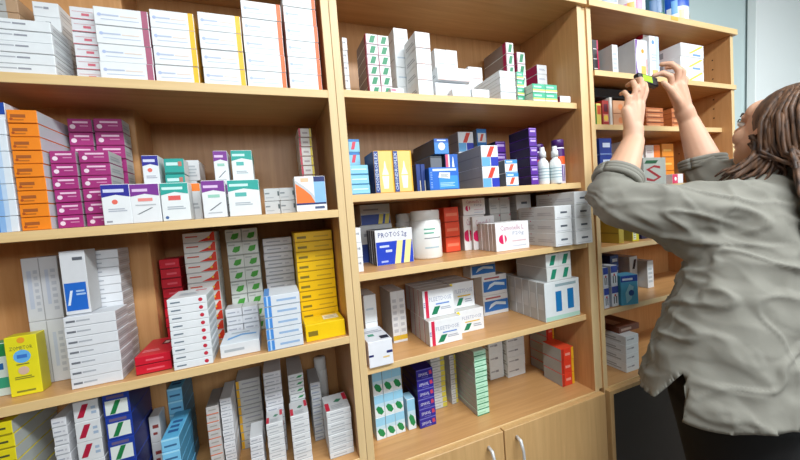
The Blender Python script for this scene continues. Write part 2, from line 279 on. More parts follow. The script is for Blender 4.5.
 'navy_red': dict(c='2a2494', L='16123c', T='241f70', d=[('t','F',.12,.3,.7,.62,'SIMAVIL','d8d8f0'), ('g','F',[(.78,.3),(.95,.35),(.9,.75),(.75,.7)],'c04060'), ('r','F',0,.9,1,1,'6a68c0'), ('l','F',.3,.12,.7,.16,1,'8884c8')]),
 'white_yellowrow': dict(c='cfd0cc', d=[('r','F',.68,0,1,1,'d2c648'), ('r','F',0,0,1,.14,'989890'), ('l','F',.1,.5,.5,.62,1,'9a9aa0')]),
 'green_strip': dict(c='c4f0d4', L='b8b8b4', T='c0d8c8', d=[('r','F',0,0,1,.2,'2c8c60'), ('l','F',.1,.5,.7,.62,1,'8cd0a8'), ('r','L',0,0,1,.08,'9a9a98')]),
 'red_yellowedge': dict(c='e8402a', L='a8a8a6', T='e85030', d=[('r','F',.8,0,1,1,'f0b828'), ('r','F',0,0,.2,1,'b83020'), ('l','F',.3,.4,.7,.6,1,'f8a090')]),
 'green_teal': dict(c='d4e4dc', T='3a9464', d=[('r','F',0,.75,1,1,'2c9050'), ('r','F',0,.5,.6,.62,'2468a8'), ('r','F',0,.15,1,.35,'38a480')]),
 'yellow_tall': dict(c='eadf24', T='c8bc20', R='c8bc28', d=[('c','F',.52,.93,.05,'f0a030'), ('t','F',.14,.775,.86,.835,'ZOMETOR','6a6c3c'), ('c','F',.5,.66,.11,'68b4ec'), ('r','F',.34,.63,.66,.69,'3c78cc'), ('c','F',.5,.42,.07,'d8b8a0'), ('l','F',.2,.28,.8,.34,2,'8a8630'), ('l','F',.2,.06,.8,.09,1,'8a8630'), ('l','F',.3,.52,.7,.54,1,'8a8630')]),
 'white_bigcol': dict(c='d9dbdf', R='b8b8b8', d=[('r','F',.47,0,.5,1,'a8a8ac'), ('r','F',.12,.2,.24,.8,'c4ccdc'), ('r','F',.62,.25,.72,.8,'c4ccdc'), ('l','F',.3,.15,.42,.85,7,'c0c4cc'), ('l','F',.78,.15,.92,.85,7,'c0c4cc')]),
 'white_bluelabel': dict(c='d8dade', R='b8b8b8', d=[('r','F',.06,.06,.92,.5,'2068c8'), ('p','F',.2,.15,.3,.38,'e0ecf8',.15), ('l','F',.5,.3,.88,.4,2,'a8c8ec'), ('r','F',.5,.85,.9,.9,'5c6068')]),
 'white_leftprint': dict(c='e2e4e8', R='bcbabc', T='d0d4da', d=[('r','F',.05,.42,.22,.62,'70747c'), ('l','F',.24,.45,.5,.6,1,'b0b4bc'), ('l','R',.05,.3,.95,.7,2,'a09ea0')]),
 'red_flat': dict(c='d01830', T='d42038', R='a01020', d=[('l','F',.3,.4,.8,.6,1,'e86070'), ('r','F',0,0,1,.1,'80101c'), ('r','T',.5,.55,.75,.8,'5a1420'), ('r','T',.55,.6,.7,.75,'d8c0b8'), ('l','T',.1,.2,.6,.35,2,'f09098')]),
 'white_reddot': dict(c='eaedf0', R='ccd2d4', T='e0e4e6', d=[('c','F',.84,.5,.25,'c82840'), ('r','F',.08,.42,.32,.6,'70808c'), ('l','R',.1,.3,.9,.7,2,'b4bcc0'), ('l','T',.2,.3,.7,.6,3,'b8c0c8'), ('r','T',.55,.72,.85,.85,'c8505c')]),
 'white_triplain': dict(c='e8eaec', d=[]),
 'red_triangle': dict(c='ecece8', d=[('g','F',[(.45,.08),(1,.08),(1,1),(.92,1),(.8,.5)],'e03c24'), ('c','F',.8,.45,.12,'f8c840'), ('l','F',.08,.55,.45,.68,1,'d86048'), ('r','F',0,0,1,.08,'c4c4c4')]),
 'green_leaf': dict(c='d6dbd4', d=[('g','F',[(.3,.3),(.45,.65),(.85,.7),(.75,.3),(.5,.2)],'4aa43c'), ('r','F',0,0,1,.08,'a4a8a4'), ('l','F',.08,.75,.5,.85,1,'b0b4b0')]),
 'white_rows': dict(c='dddee2', T='d0d2d4', d=[('r','F',0,0,1,.12,'a8acb2'), ('l','F',.12,.45,.6,.6,1,'a4a8b4'), ('l','F',.7,.4,.85,.6,1,'c4c4cc')]),
 'yellow_flat': dict(c='f4c400', T='f0c010', d=[('r','F',.06,.35,.3,.6,'8a7420'), ('r','F',0,0,1,.1,'c09400'), ('l','F',.5,.4,.9,.55,1,'d0a410')]),
 'yellow_label': dict(c='f8cc08', T='f0c810', d=[('r','F',.06,.3,.3,.6,'8a7420'), ('r','T',.5,.35,.9,.85,'eee8cc'), ('l','T',.55,.45,.85,.75,3,'a8a088')]),
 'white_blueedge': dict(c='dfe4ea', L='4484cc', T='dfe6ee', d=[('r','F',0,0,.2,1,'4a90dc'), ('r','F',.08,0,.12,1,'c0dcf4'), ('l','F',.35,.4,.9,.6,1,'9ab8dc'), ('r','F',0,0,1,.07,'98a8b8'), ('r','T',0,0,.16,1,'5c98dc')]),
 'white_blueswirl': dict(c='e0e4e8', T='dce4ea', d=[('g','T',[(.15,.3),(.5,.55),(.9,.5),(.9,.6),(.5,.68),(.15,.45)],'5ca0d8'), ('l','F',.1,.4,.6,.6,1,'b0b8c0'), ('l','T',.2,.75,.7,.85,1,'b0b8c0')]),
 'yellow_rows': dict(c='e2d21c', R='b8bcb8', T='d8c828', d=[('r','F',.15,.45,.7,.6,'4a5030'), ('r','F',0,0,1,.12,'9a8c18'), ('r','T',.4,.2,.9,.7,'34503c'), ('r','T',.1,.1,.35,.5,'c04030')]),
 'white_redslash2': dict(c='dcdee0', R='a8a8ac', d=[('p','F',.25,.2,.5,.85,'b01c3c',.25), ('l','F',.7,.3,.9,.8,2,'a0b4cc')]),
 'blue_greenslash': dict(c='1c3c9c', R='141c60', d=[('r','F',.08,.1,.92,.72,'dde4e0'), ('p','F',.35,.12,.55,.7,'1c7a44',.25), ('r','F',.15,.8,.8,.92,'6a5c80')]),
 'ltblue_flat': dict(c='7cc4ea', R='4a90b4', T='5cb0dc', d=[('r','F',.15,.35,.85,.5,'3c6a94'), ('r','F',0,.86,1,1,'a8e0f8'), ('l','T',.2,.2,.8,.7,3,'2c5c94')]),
 'white_brownmark': dict(c='cccccc', d=[('r','F',.3,.55,.85,.68,'8a3c38'), ('r','F',.3,.3,.7,.4,'8a3c38')]),
 'grey_orange': dict(c='c4bfbc', T='8c8884', d=[('r','F',0,0,1,.14,'d87858'), ('l','F',.2,.5,.8,.65,1,'a09890')]),
 'yellow_edge_grey': dict(c='c2c2c0', d=[('r','F',0,0,.13,1,'e8b030'), ('l','F',.25,.5,.9,.65,1,'9a9aa4'), ('r','F',0,0,1,.08,'8c8c8c')]),
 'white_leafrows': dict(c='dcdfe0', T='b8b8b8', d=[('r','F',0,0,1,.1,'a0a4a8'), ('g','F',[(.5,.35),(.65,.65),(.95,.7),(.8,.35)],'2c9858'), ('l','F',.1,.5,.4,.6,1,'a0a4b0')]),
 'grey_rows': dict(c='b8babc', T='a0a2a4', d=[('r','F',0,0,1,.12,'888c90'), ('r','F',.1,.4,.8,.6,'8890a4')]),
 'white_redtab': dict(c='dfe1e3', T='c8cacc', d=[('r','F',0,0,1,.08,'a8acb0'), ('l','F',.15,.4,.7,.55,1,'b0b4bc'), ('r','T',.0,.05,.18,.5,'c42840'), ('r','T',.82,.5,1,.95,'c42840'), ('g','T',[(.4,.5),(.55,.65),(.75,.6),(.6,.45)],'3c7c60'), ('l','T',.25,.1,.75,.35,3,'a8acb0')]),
}
def carton_mesh(w, h, d, sty):
    st = STY[sty]; bm = bmesh.new(); mats = []
    def mi(hexc, rough=.42):
        m = card(hexc, rough)
        if m not in mats: mats.append(m)
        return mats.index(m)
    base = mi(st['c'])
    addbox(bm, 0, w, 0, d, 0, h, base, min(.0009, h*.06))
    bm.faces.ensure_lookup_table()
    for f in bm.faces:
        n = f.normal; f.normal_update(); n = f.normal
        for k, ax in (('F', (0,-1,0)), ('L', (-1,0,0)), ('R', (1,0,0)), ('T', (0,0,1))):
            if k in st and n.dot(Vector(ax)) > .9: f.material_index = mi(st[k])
    e = [.00025]
    FR = {'F': (lambda u, v: (u*w, -e[0], v*h), w, h), 'L': (lambda u, v: (-e[0], d*(1-u), v*h), d, h),
          'R': (lambda u, v: (w+e[0], d*u, v*h), d, h), 'T': (lambda u, v: (u*w, v*d, h+e[0]), w, d)}
    def poly(face, pts, col):
        fn = FR[face][0]
        f = bm.faces.new([bm.verts.new(fn(min(max(u, .012), .988), min(max(v, .012), .988))) for u, v in pts]); f.material_index = mi(col)
    for it in st['d']:
        k, face = it[0], it[1]; FW, FH = FR[face][1], FR[face][2]
        e[0] += .00004
        if k == 'r': _, _, a, b, c2, d2, col = it; poly(face, [(a,b),(c2,b),(c2,d2),(a,d2)], col)
        elif k == 'p': _, _, a, b, c2, d2, col, s = it; poly(face, [(a-s*.5,b),(c2-s*.5,b),(c2+s*.5,d2),(a+s*.5,d2)], col)
        elif k == 'c':
            _, _, u, v, r, col = it; R = r*FH
            poly(face, [(u+R/FW*math.cos(q*PI/8), v+R/FH*math.sin(q*PI/8)) for q in range(16)], col)
        elif k == 'g': poly(face, it[2], it[3])
        elif k == 'l':
            _, _, a, b, c2, d2, n, col = it
            for i in range(n):
                v0 = b+(d2-b)*i/n; v1 = v0+(d2-b)/n*(.55 if n > 1 else 1)
                poly(face, [(a,v0),(c2-(.12*(i % 2)*(c2-a)),v0),(c2-(.12*(i % 2)*(c2-a)),v1),(a,v1)], col)
        elif k in 'tv':
            _, _, a, b, c2, d2, words, col = it
            vs, fs, x0, x1, y0, y1 = text_polys(words); fn = FR[face][0]; m = mi(col)
            nv = []
            for p in vs:
                s, t = (p.x-x0)/(x1-x0), (p.y-y0)/(y1-y0)
                if k == 't': nv.append(bm.verts.new(fn(a+(c2-a)*s, b+(d2-b)*t)))
                else: nv.append(bm.verts.new(fn(a+(c2-a)*(1-t), b+(d2-b)*s)))
            for q in fs:
                try: bm.faces.new([nv[i] for i in q]).material_index = m
                except ValueError: pass
    me = bpy.data.meshes.new('medicine_carton'); bm.to_mesh(me); bm.free()
    for m in mats: me.materials.append(m)
    return me
# ---------------------------------------------------------------- the room
WALL = plain('painted_wall', (204, 220, 220), .8, scale=3, var=.03, bump=.02)
WHITE = plain('white_paint', (243, 247, 247), .6, scale=3, var=.02)
FLOORM = wood('floor_vinyl', (78, 70, 64), (94, 86, 78), 'x', .5, .4)
def struct(name, boxes, m):
    bm = bmesh.new()
    for b in boxes: addbox(bm, *b)
    return tag(obj(name, bm, m), kind='structure')
struct('floor', [(-2.2, 3.6, -3.1, .3, -.05, 0)], FLOORM)
struct('ceiling', [(-2.2, 3.6, -3.1, .3, 2.75, 2.8)], WHITE)
struct('wall_back', [(-2.2, 3.6, .285, .385, 0, 2.75)], WALL)
struct('wall_left', [(-2.3, -2.2, -3.1, .385, 0, 2.75)], plain('brown_wall_panelling', (104, 82, 64), .6))
struct('wall_right', [(3.6, 3.7, -3.1, .385, 0, 2.75)], WALL)
# front wall behind the viewer, its high opening added for the fill light
struct('wall_front', [(-2.2, -1.2, -3.2, -3.1, 0, 2.75), (2.4, 3.6, -3.2, -3.1, 0, 2.75), (-1.2, 2.4, -3.2, -3.1, 0, 1.9), (-1.2, 2.4, -3.2, -3.1, 2.64, 2.75)], plain('brown_wall_panelling', (104, 82, 64), .6))
struct('added_window_1', [(-1.2, -1.14, -3.18, -3.12, 1.9, 2.64), (2.34, 2.4, -3.18, -3.12, 1.9, 2.64), (.57, .63, -3.18, -3.12, 1.96, 2.58), (-1.14, 2.34, -3.18, -3.12, 1.9, 1.96), (-1.14, 2.34, -3.18, -3.12, 2.58, 2.64)], WHITE)  # unseen window frame, added high up to go with the fill light
# white door leaf standing in front of the back wall, right of the shelves
bm = bmesh.new(); addbox(bm, 0, .9, -.02, .02, -2.1, .45, 0, .003)
dr = tag(obj('door_1', bm, WHITE), kind='structure'); dr.location = (2.44, .255, 2.12); dr.rotation_euler = (0, math.radians(3.5), 0)
bm = bmesh.new(); lathe(bm, [(0, 0), (.008, 0), (.008, .04), (.02, .05), (.024, .06), (.018, .075), (0, .078)], 0, 0, 16)
hd = obj('door_handle', bm, plain('brushed_steel', (180, 182, 186), .3, 1), dr); hd.rotation_euler = (PI/2, 0, 0); hd.location = (.84, -.02, -1.08)
struct('baseboard_back', [(-2.2, -.905, .27, .285, 0, .08), (1.70, 3.6, .27, .285, 0, .08)], WHITE)
for x in (0.35, 1.9):
    t = empty('ceiling_lamp', (x, -1.25, 2.75), 'white ceiling lamp ' + ('before the middle shelves' if x < 1 else 'before the right shelves'), 'lamp', 'ceiling lamps')
    bm = bmesh.new(); hw = .8 if x < 1 else .65
    addbox(bm, -hw, hw, -.18, .18, -.05, 0, 0, .004)
    obj('housing', bm, WHITE, t)
    bm = bmesh.new(); addbox(bm, -hw+.03, hw-.03, -.155, .155, -.06, -.05, 0, .002)
    obj('diffuser', bm, card('f8fafc', .3), t)

# ---------------------------------------------------------------- shelving units
HANDLE = plain('satin_handle', (214, 216, 218), .3, .3)
def part(name, boxes, m, parent, bev=.0008, edge=None):
    """boxes as (x0,x1,y0,y1,z0,z1); edge = material of the front narrow side"""
    bm = bmesh.new()
    for b in boxes: addbox(bm, *b, 0, bev, None)
    if edge:
        for f in bm.faces:
            f.normal_update()
            if f.normal.y < -.7: f.material_index = 1
    me = bpy.data.meshes.new(name); bm.to_mesh(me); bm.free()
    return link(name, me, [m] + ([edge] if edge else []), parent)
def handle(parent, x, y, z):
    bm = bmesh.new()
    pts = [(x, y, z), (x, y-.018, z-.004), (x, y-.028, z-.03), (x, y-.03, z-.06), (x, y-.028, z-.09), (x, y-.018, z-.116), (x, y, z-.12)]
    tube(bm, pts, [.005, .0055, .0045, .0045, .0045, .0055, .005], 10)
    return obj('handle', bm, HANDLE, parent, True)
def door(parent, x0, x1, z0, z1, hx, m=DOORW):
    d = part('door', [(x0, x1, -.02, -.001, z0, z1)], m, parent, .0012)
    if hx: handle(d, hx, -.0205, z1-.03)
    return d
def unit(x0, x1, label, shelves, z_cab, doors, top=2.08, topx=None):
    u = empty('shelving_unit', (0, 0, 0), label, 'shelf unit')
    part('side_panel', [(x0, x0+.0195, 0, .268, .0, 2.0575)], BEECHV, u, edge=EDGEV)
    part('side_panel', [(x1-.0195, x1, 0, .268, .0, 2.0575)], BEECHV, u, edge=EDGEV)
    part('back_panel', [(x0, x1, .268, .276, .05, 2.0575)], BEECHV, u)
    a, b = topx or (x0, x1)
    part('top_board', [(a, b, -.012, .276, 2.0575, top)], BEECH, u, edge=EDGE)
    for z, y0 in shelves:
        part('shelf', [(x0+.0195, x1-.0195, y0, .268, z-.0195, z-.0003)], BEECH, u, edge=EDGE)
    part('cabinet_top', [(x0+.0195, x1-.0195, 0, .268, z_cab-.02, z_cab-.0003)], BEECH, u, edge=EDGE)
    part('plinth', [(x0+.0195, x1-.0195, .03, .045, 0, .075)], BEECH, u)
    for d in doors: door(u, *d)
    return u
# left unit (shelves, column boxed out at the back left)
UL = unit(-.90, -.0204, 'leftmost beech shelving unit packed with medicine cartons', [(1.7365, 0), (1.4443, 0), (1.123, 0)], .80,
          [(-.898, -.462, .08, .775, -.49), (-.458, -.022, .08, .775, -.43)])
part('boxed_column', [(-.8805, -.48, .150, .268, .80, 2.0575)], BEECHV, UL, .0015)
UM = unit(-.0196, .8196, 'middle beech shelving unit with two doors and bow handles', [(1.7467, .017), (1.4796, .0165), (1.275, .003), (1.0187, .022)], .752,
          [(-.018, .3925, .08, .7475, .337), (.3965, .822, .08, .7475, .4395)], topx=(-.0196, .832))
part('filler_strip', [(.8197, .8419, .006, .02, .75, 2.0575)], EDGEV, UM, .0005)
UR = unit(.8421, 1.6873, 'rightmost beech shelving unit behind the reaching person', [(1.6835, .035), (1.455, .03), (1.247, .01), (1.022, .01)], .752,
          [], topx=(.8421, 1.697))
part('shelf', [(.8616, 1.692, -.006, .268, 1.8335, 1.8527)], BEECH, UR, edge=EDGE)
d = part('door', [(.844, .862, -.02, -.001, .08, .7475), (1.669, 1.687, -.02, -.001, .08, .7475), (.862, 1.669, -.02, -.001, .733, .7475), (.862, 1.669, -.02, -.001, .08, .10)], DOORW, UR, .0008)
d['label'] = 'beech frame round an open niche, its shade a dark panel'
part('niche_shade_panel', [(.862, 1.669, -.014, -.004, .10, .733)], plain('niche_shade_dark', (38, 32, 30), .35), d, .0003)  # dark colour stands in for the shade inside the open niche
# little shelf pegs and peg holes on the right unit side panel
bm = bmesh.new()
for z in (1.52, 1.56, 1.60, 1.73, 1.77, 1.81, 1.90, 1.94, 1.98):
    for y in (.06, .2): addbox(bm, 1.6672, 1.6680, y, y+.005, z, z+.005)
obj('peg_holes', bm, card('3a2418'), UR)

# ---------------------------------------------------------------- the medicine cartons
ORD = ['topmost','second from top','third from top','fourth from top','fifth from top','sixth from top','seventh from top','eighth from top','ninth from top','tenth from top','eleventh from top','twelfth from top','thirteenth from top','fourteenth from top']
def make_label(desc, place, n, cols, rows, i, c, r):
    bits = []
    if cols == 2: bits.append(('left','right')[c])
    if cols == 3: bits.append(('left','middle','right')[c])
    if rows > 1: bits.append(('front','second back','third back','fourth back','fifth back','sixth back')[r])
    if n > 1: bits.append('lowest' if i == 0 else ORD[n-1-i])
    return desc + ', ' + (' '.join(bits) + ', ' if bits else '') + place
# style, x, y, z, width, depth, height, stacked, rows deep, columns, turn, what it is, where it is
STACKS = [
('white_smalltext',-0.6512,0.0120,1.7365,0.0950,0.0700,0.0206,5,1,1,0.00,'white carton with tiny grey print','far left pile, top left shelf'),
('white_smalltext',-0.6155,0.0900,1.7365,0.0430,0.0550,0.0303,6,1,1,0.00,'white grey-print carton','behind the far left pile, top left shelf'),
('brown_plain',-0.6829,0.0900,1.7365,0.0459,0.0550,0.0306,6,1,1,0.00,'brown and grey carton','rear far left pile, top left shelf'),
('white_redline',-0.5330,0.0300,1.7365,0.0423,0.1000,0.0247,6,1,1,0.00,'white carton with red edge lines','second pile from left, top left shelf'),
('white_purple',-0.4884,0.0120,1.7365,0.0916,0.1300,0.0360,4,1,1,0.00,'white carton with mauve end stripe','pile on the top left shelf'),
('white_yellow',-0.3951,0.0120,1.7365,0.0810,0.1500,0.0378,4,1,1,0.00,'white carton with yellow end stripe','left yellow-striped pile, top left shelf'),
('white_yellow',-0.3067,0.0120,1.7365,0.0857,0.1500,0.0394,4,1,1,0.00,'white carton with yellow end stripe','right yellow-striped pile, top left shelf'),
('white_orange',-0.2183,0.0120,1.7365,0.0866,0.1500,0.0392,5,1,1,0.00,'white carton with orange end stripe','left orange-striped pile, top left shelf'),
('white_orange',-0.1261,0.0120,1.7365,0.0767,0.1500,0.0391,6,1,1,0.00,'white carton with orange end stripe','right orange-striped pile, top left shelf'),
('white_smalltext',0.0300,0.1000,1.7467,0.0146,0.1200,0.0348,5,1,1,0.00,'narrow white carton','pile against left panel, top middle shelf'),
('green_magenta',0.0824,0.0500,1.7467,0.0338,0.1000,0.0275,6,1,2,0.00,'white carton with green slash','magenta-sided pile, top middle shelf'),
('white_pinkdot',0.1324,0.0200,1.7467,0.0381,0.0260,0.0130,1,1,1,0.00,'tiny white carton with pink mark','on shelf edge below the green-slash columns'),
('white_plain',0.1940,0.1200,1.7467,0.0463,0.1200,0.0578,4,1,1,0.00,'tall plain white carton','behind tall white pile, top middle shelf'),
('white_blueline',0.2204,0.0300,1.7467,0.0468,0.0800,0.0440,4,1,1,0.00,'glossy white carton with faint blue line','tall white pile, top middle shelf'),
('white_blueline',0.3326,0.1300,1.7467,0.0417,0.1200,0.0942,2,1,2,0.00,'white carton with faint pink line','rear pile right of the tall white pile'),
('white_blueline',0.2915,0.0450,1.8013,0.1124,0.0800,0.0383,1,1,1,0.00,'large white carton with faint blue line','lying over the pair beside tall white pile'),
('white_redline',0.2813,0.0450,1.7467,0.1197,0.0800,0.0467,1,1,1,0.00,'large white carton with red line','below the large carton, top middle shelf'),
('white_plain',0.3200,0.0180,1.7467,0.0621,0.0250,0.0205,1,1,1,0.00,'small white carton','left of two on the shelf edge, top middle shelf'),
('white_plain',0.3875,0.0180,1.7467,0.0615,0.0250,0.0244,1,1,1,0.00,'small white carton','right of two on the shelf edge, top middle shelf'),
('white_blueline',0.4781,0.1650,1.7467,0.0581,0.0900,0.0398,4,1,1,0.00,'white carton with blue line','short pile behind the two small cartons'),
('white_plain',0.4902,0.0180,1.7467,0.0582,0.1400,0.0214,4,1,1,0.00,'long thin white carton','pile with its long side showing, top middle shelf'),
('green_magenta',0.6087,0.1250,1.7467,0.0331,0.1300,0.0390,6,1,1,0.00,'white carton with green slash','taller rear magenta-sided column, top middle shelf'),
('green_magenta',0.6540,0.1250,1.7467,0.0364,0.1300,0.0412,5,1,1,0.00,'white carton with green slash','shorter rear magenta-sided column, top middle shelf'),
('teal_yellow',0.5825,0.0500,1.7467,0.0282,0.0700,0.0257,4,1,1,0.00,'teal carton with yellow lower stripe','rear teal pile, top middle shelf'),
('teal_yellow',0.6149,0.0180,1.7467,0.0514,0.0900,0.0274,2,1,2,0.00,'teal carton with yellow lower stripe','front teal pile, top middle shelf'),
('white_magside',0.7324,0.1150,1.7467,0.0449,0.0900,0.0331,5,1,1,0.00,'magenta-sided white carton','rear pile behind the teal cartons'),
('white_magside',0.7274,0.0180,1.7467,0.0469,0.0250,0.0214,1,1,1,0.00,'small magenta-sided white carton','alone at right end of top middle shelf'),
('black_magenta',0.9406,0.0600,1.8530,0.0294,0.1300,0.0353,4,1,1,0.00,'black carton with magenta right edge','leftmost pile, upper right shelf'),
('grey_side',0.9856,0.0200,1.8530,0.0294,0.1400,0.1088,1,1,1,0.00,'tall grey-sided white carton','standing left of the purple-striped carton, upper right shelf'),
('white_purplecurve',1.0921,0.0100,1.8530,0.0657,0.2000,0.1344,1,1,1,0.00,'tall white carton with purple curve','upper right shelf'),
('red_white',1.2438,0.0780,1.8530,0.0755,0.1700,0.2025,1,1,1,0.00,'tall red-topped white carton','between two tall white cartons, upper right shelf'),
('white_bluetall',1.1724,0.0100,1.8530,0.0536,0.0650,0.1559,1,1,1,0.00,'tall pale blue and white carton','beside purple-curved carton, upper right shelf'),
('white_yellowslash',1.3721,0.0200,1.8530,0.1485,0.1700,0.0522,3,1,1,0.00,'white carton with yellow slash and blue mark','pile, upper right shelf'),
('yellowred',0.9340,0.0500,1.6835,0.0231,0.1200,0.0796,1,1,1,0.00,'yellow and green slim booklet box','leftmost, second right shelf'),
('redpic',0.9624,0.0500,1.6835,0.0330,0.1200,0.0915,1,1,1,0.00,'dark red picture box','beside the slim yellow box, second right shelf'),
('white_slim',1.0018,0.0500,1.6835,0.0130,0.1200,0.1042,1,1,1,0.00,'slim white upright box','between red and orange boxes, second right shelf'),
('peach',1.0331,0.0600,1.6835,0.1096,0.1200,0.0491,2,1,1,0.00,'peach coloured carton','pair behind the left hand, second right shelf'),
('orange_flat',1.2163,0.0600,1.6835,0.1046,0.1500,0.0199,4,1,1,0.00,'flat orange-brown carton','pile between the hands, second right shelf'),
('orange_flat',1.3757,0.0600,1.6835,0.1146,0.1500,0.0204,4,1,1,0.00,'flat orange-brown carton','pile right of the hands, second right shelf'),
('blue_white',0.9255,0.0400,1.4550,0.0626,0.1500,0.0602,3,1,1,0.00,'dark blue carton with white lettering','pile at left, third right shelf'),
('white_orangedot',1.1520,0.0800,1.4550,0.0709,0.1300,0.0625,3,1,1,0.00,'white carton with orange flower','pile behind the forearm, third right shelf'),
('white_orange2',1.2985,0.1200,1.4550,0.0928,0.1000,0.0575,3,1,1,0.00,'white carton with orange right half','behind the grey carton, third right shelf'),
('orange_plain',1.4053,0.1200,1.4550,0.0774,0.1000,0.0596,3,1,1,0.00,'orange carton','pile right of the half-orange pile, third right shelf'),
('grey_S',1.1434,0.0300,1.4550,0.1315,0.0480,0.1061,1,1,1,0.00,'large grey carton with dark red S-shaped mark','third right shelf'),
('pinkwhite',1.3116,0.0300,1.4550,0.0700,0.0850,0.0383,1,1,1,0.00,'small pink and white carton','between the arms, third right shelf'),
('orange_plain',1.5883,0.0300,1.4550,0.0750,0.1000,0.0489,2,1,1,0.00,'orange carton','pile at right end near the face, third right shelf'),
('yellow_side',0.9922,0.0300,1.2470,0.0272,0.2000,0.1172,1,1,1,0.00,'tall olive yellow carton','left of the yellow-edged one, fourth right shelf'),
('yellow_white',1.0666,0.0300,1.2470,0.0360,0.2000,0.1043,1,1,1,0.00,'white and yellow upright carton','fourth right shelf'),
('navy_flat',1.1459,0.0500,1.2470,0.1583,0.1500,0.0417,2,1,1,0.00,'dark navy flat carton with silver lettering','fourth right shelf'),
('blue_white2',0.8887,0.0200,1.0220,0.0260,0.1400,0.0746,2,1,1,0.00,'white carton with deep blue top','left pair under the yellow cartons'),
('blue_white2',0.9277,0.0200,1.0220,0.0339,0.1400,0.0757,2,1,1,0.00,'white carton with deep blue top','second pair beside the light blue carton'),
('lightblue_big',0.9658,0.0120,1.0220,0.0694,0.0500,0.1106,1,1,1,-0.25,'light blue carton with picture','standing in front on the fifth right shelf'),
('white_darkslash',1.2152,0.1500,1.0220,0.0493,0.1000,0.0684,2,1,1,0.00,'white carton with dark slash','pile behind the light blue carton'),
('grey_side',1.2666,0.1100,1.0220,0.0384,0.1400,0.1175,1,1,1,0.00,'grey and white upright carton','beside the dress shirt, fifth right shelf'),
('blue_white',1.1182,0.1650,1.0220,0.0508,0.0900,0.0505,3,1,1,0.00,'deep blue carton','rear pile on the fifth right shelf'),
('white_smalltext',1.0028,0.0300,0.7520,0.0715,0.2000,0.0351,4,1,1,0.00,'pale grey-sided white carton','pile on the lowest right shelf'),
('brown_flat',1.0109,0.0600,0.8926,0.1157,0.1600,0.0239,1,1,1,0.00,'flat brown printed box','lying on the white pile, lowest right shelf'),
('white_bluegrad',-0.6756,0.0120,1.4443,0.0354,0.1200,0.0301,7,1,1,0.00,'white carton fading to blue','pile at the far left, second left shelf'),
('blue_top',-0.6796,0.0200,1.6547,0.0374,0.1000,0.0329,1,1,1,0.00,'dark blue and white carton','topping the far-left pile, second left shelf'),
('orange_box',-0.6375,0.0120,1.4443,0.0439,0.1300,0.0253,9,1,1,0.00,'orange carton with dark print','orange pile, second left shelf'),
('magenta_box',-0.5909,0.0270,1.4443,0.0411,0.0680,0.0257,6,1,1,0.00,'magenta carton with white disc','front left magenta column, second left shelf'),
('magenta_box',-0.5463,0.0270,1.4443,0.0497,0.0680,0.0258,6,1,1,0.00,'magenta carton with white disc','front right magenta column, second left shelf'),
('magenta_box',-0.5872,0.0990,1.4443,0.0422,0.0450,0.0297,8,1,1,0.00,'magenta carton with white disc','rear left magenta column, second left shelf'),
('magenta_box',-0.5426,0.0990,1.4443,0.0523,0.0450,0.0299,8,1,1,0.00,'magenta carton with white disc','rear right magenta column, second left shelf'),
('carton_blue',-0.5082,0.0030,1.4443,0.0482,0.0220,0.0818,1,1,1,0.00,'white medicine carton with dark blue top','front row, second left shelf'),
('carton_purple',-0.4610,0.0030,1.4443,0.0516,0.0220,0.0809,1,1,1,0.00,'white medicine carton with violet top','beside the dark blue topped one, front row'),
('carton_teal',-0.4086,0.0030,1.4443,0.0520,0.0400,0.0807,1,1,1,0.00,'white medicine carton with teal top and red oval','front row, second left shelf'),
('carton_purple2',-0.3332,0.0030,1.4443,0.0468,0.0300,0.0831,1,1,1,0.00,'white medicine carton with violet top and green oval','front row, second left shelf'),
('carton_teal2',-0.2826,0.0030,1.4443,0.0664,0.0450,0.0822,1,1,1,0.00,'white medicine carton with teal top and teal oval','front row, second left shelf'),
('carton_purple2',-0.3120,0.0650,1.4443,0.0311,0.0600,0.0800,2,1,1,0.00,'violet topped white carton','rear pile behind the front violet carton'),
('carton_teal2',-0.2737,0.0650,1.4443,0.0472,0.1000,0.0804,2,1,1,0.00,'teal topped white carton','rear pile behind the front teal carton'),
('carton_blue',-0.4512,0.0600,1.4443,0.0316,0.0500,0.0750,2,1,1,0.00,'dark blue topped white carton','rear pile behind the front violet carton'),
('teal_low',-0.4102,0.0600,1.4443,0.0390,0.0500,0.0355,4,1,1,0.00,'low teal carton','rear pile behind the red oval carton'),
('orange_white',-0.3671,0.0500,1.4443,0.0249,0.0700,0.0842,1,1,1,0.00,'orange topped white carton','between the red oval carton and the violet one'),
('grey_side',-0.3884,0.1300,1.4443,0.0278,0.0800,0.0988,1,1,1,0.00,'grey-white carton','lower one behind the orange topped carton'),
('grey_box',-0.2084,0.0300,1.4443,0.0353,0.1000,0.0312,2,1,2,0.00,'light grey carton with dark tick','pile beside the orange and blue carton'),
('orange_blue',-0.1381,0.0060,1.4443,0.0732,0.0500,0.0854,1,1,1,0.00,'white carton with orange curve and blue panel','right end of second left shelf'),
('red_yellow_narrow',-0.1079,0.1200,1.4443,0.0357,0.1000,0.0256,9,1,1,0.00,'narrow white carton with red and yellow edges','rear pile behind orange-curve carton'),
('ltblue_red',0.0226,0.1000,1.5678,0.0326,0.1000,0.0366,2,1,1,0.00,'pale blue carton with red mark','upper pile by left panel, second middle shelf'),
('ltblue_soft',0.0042,0.0300,1.4796,0.0517,0.1700,0.0261,3,1,1,0.00,'pale blue carton','lower pile by left panel, second middle shelf'),
('yellow_blue',0.0680,0.0200,1.4796,0.0550,0.0900,0.1132,1,1,2,0.00,'yellow carton with blue spine and white figures','second middle shelf'),
('darkblue_slim',0.1979,0.0400,1.4796,0.0142,0.1000,0.0783,1,1,2,0.00,'slim dark blue carton','between yellow cartons and bright blue carton'),
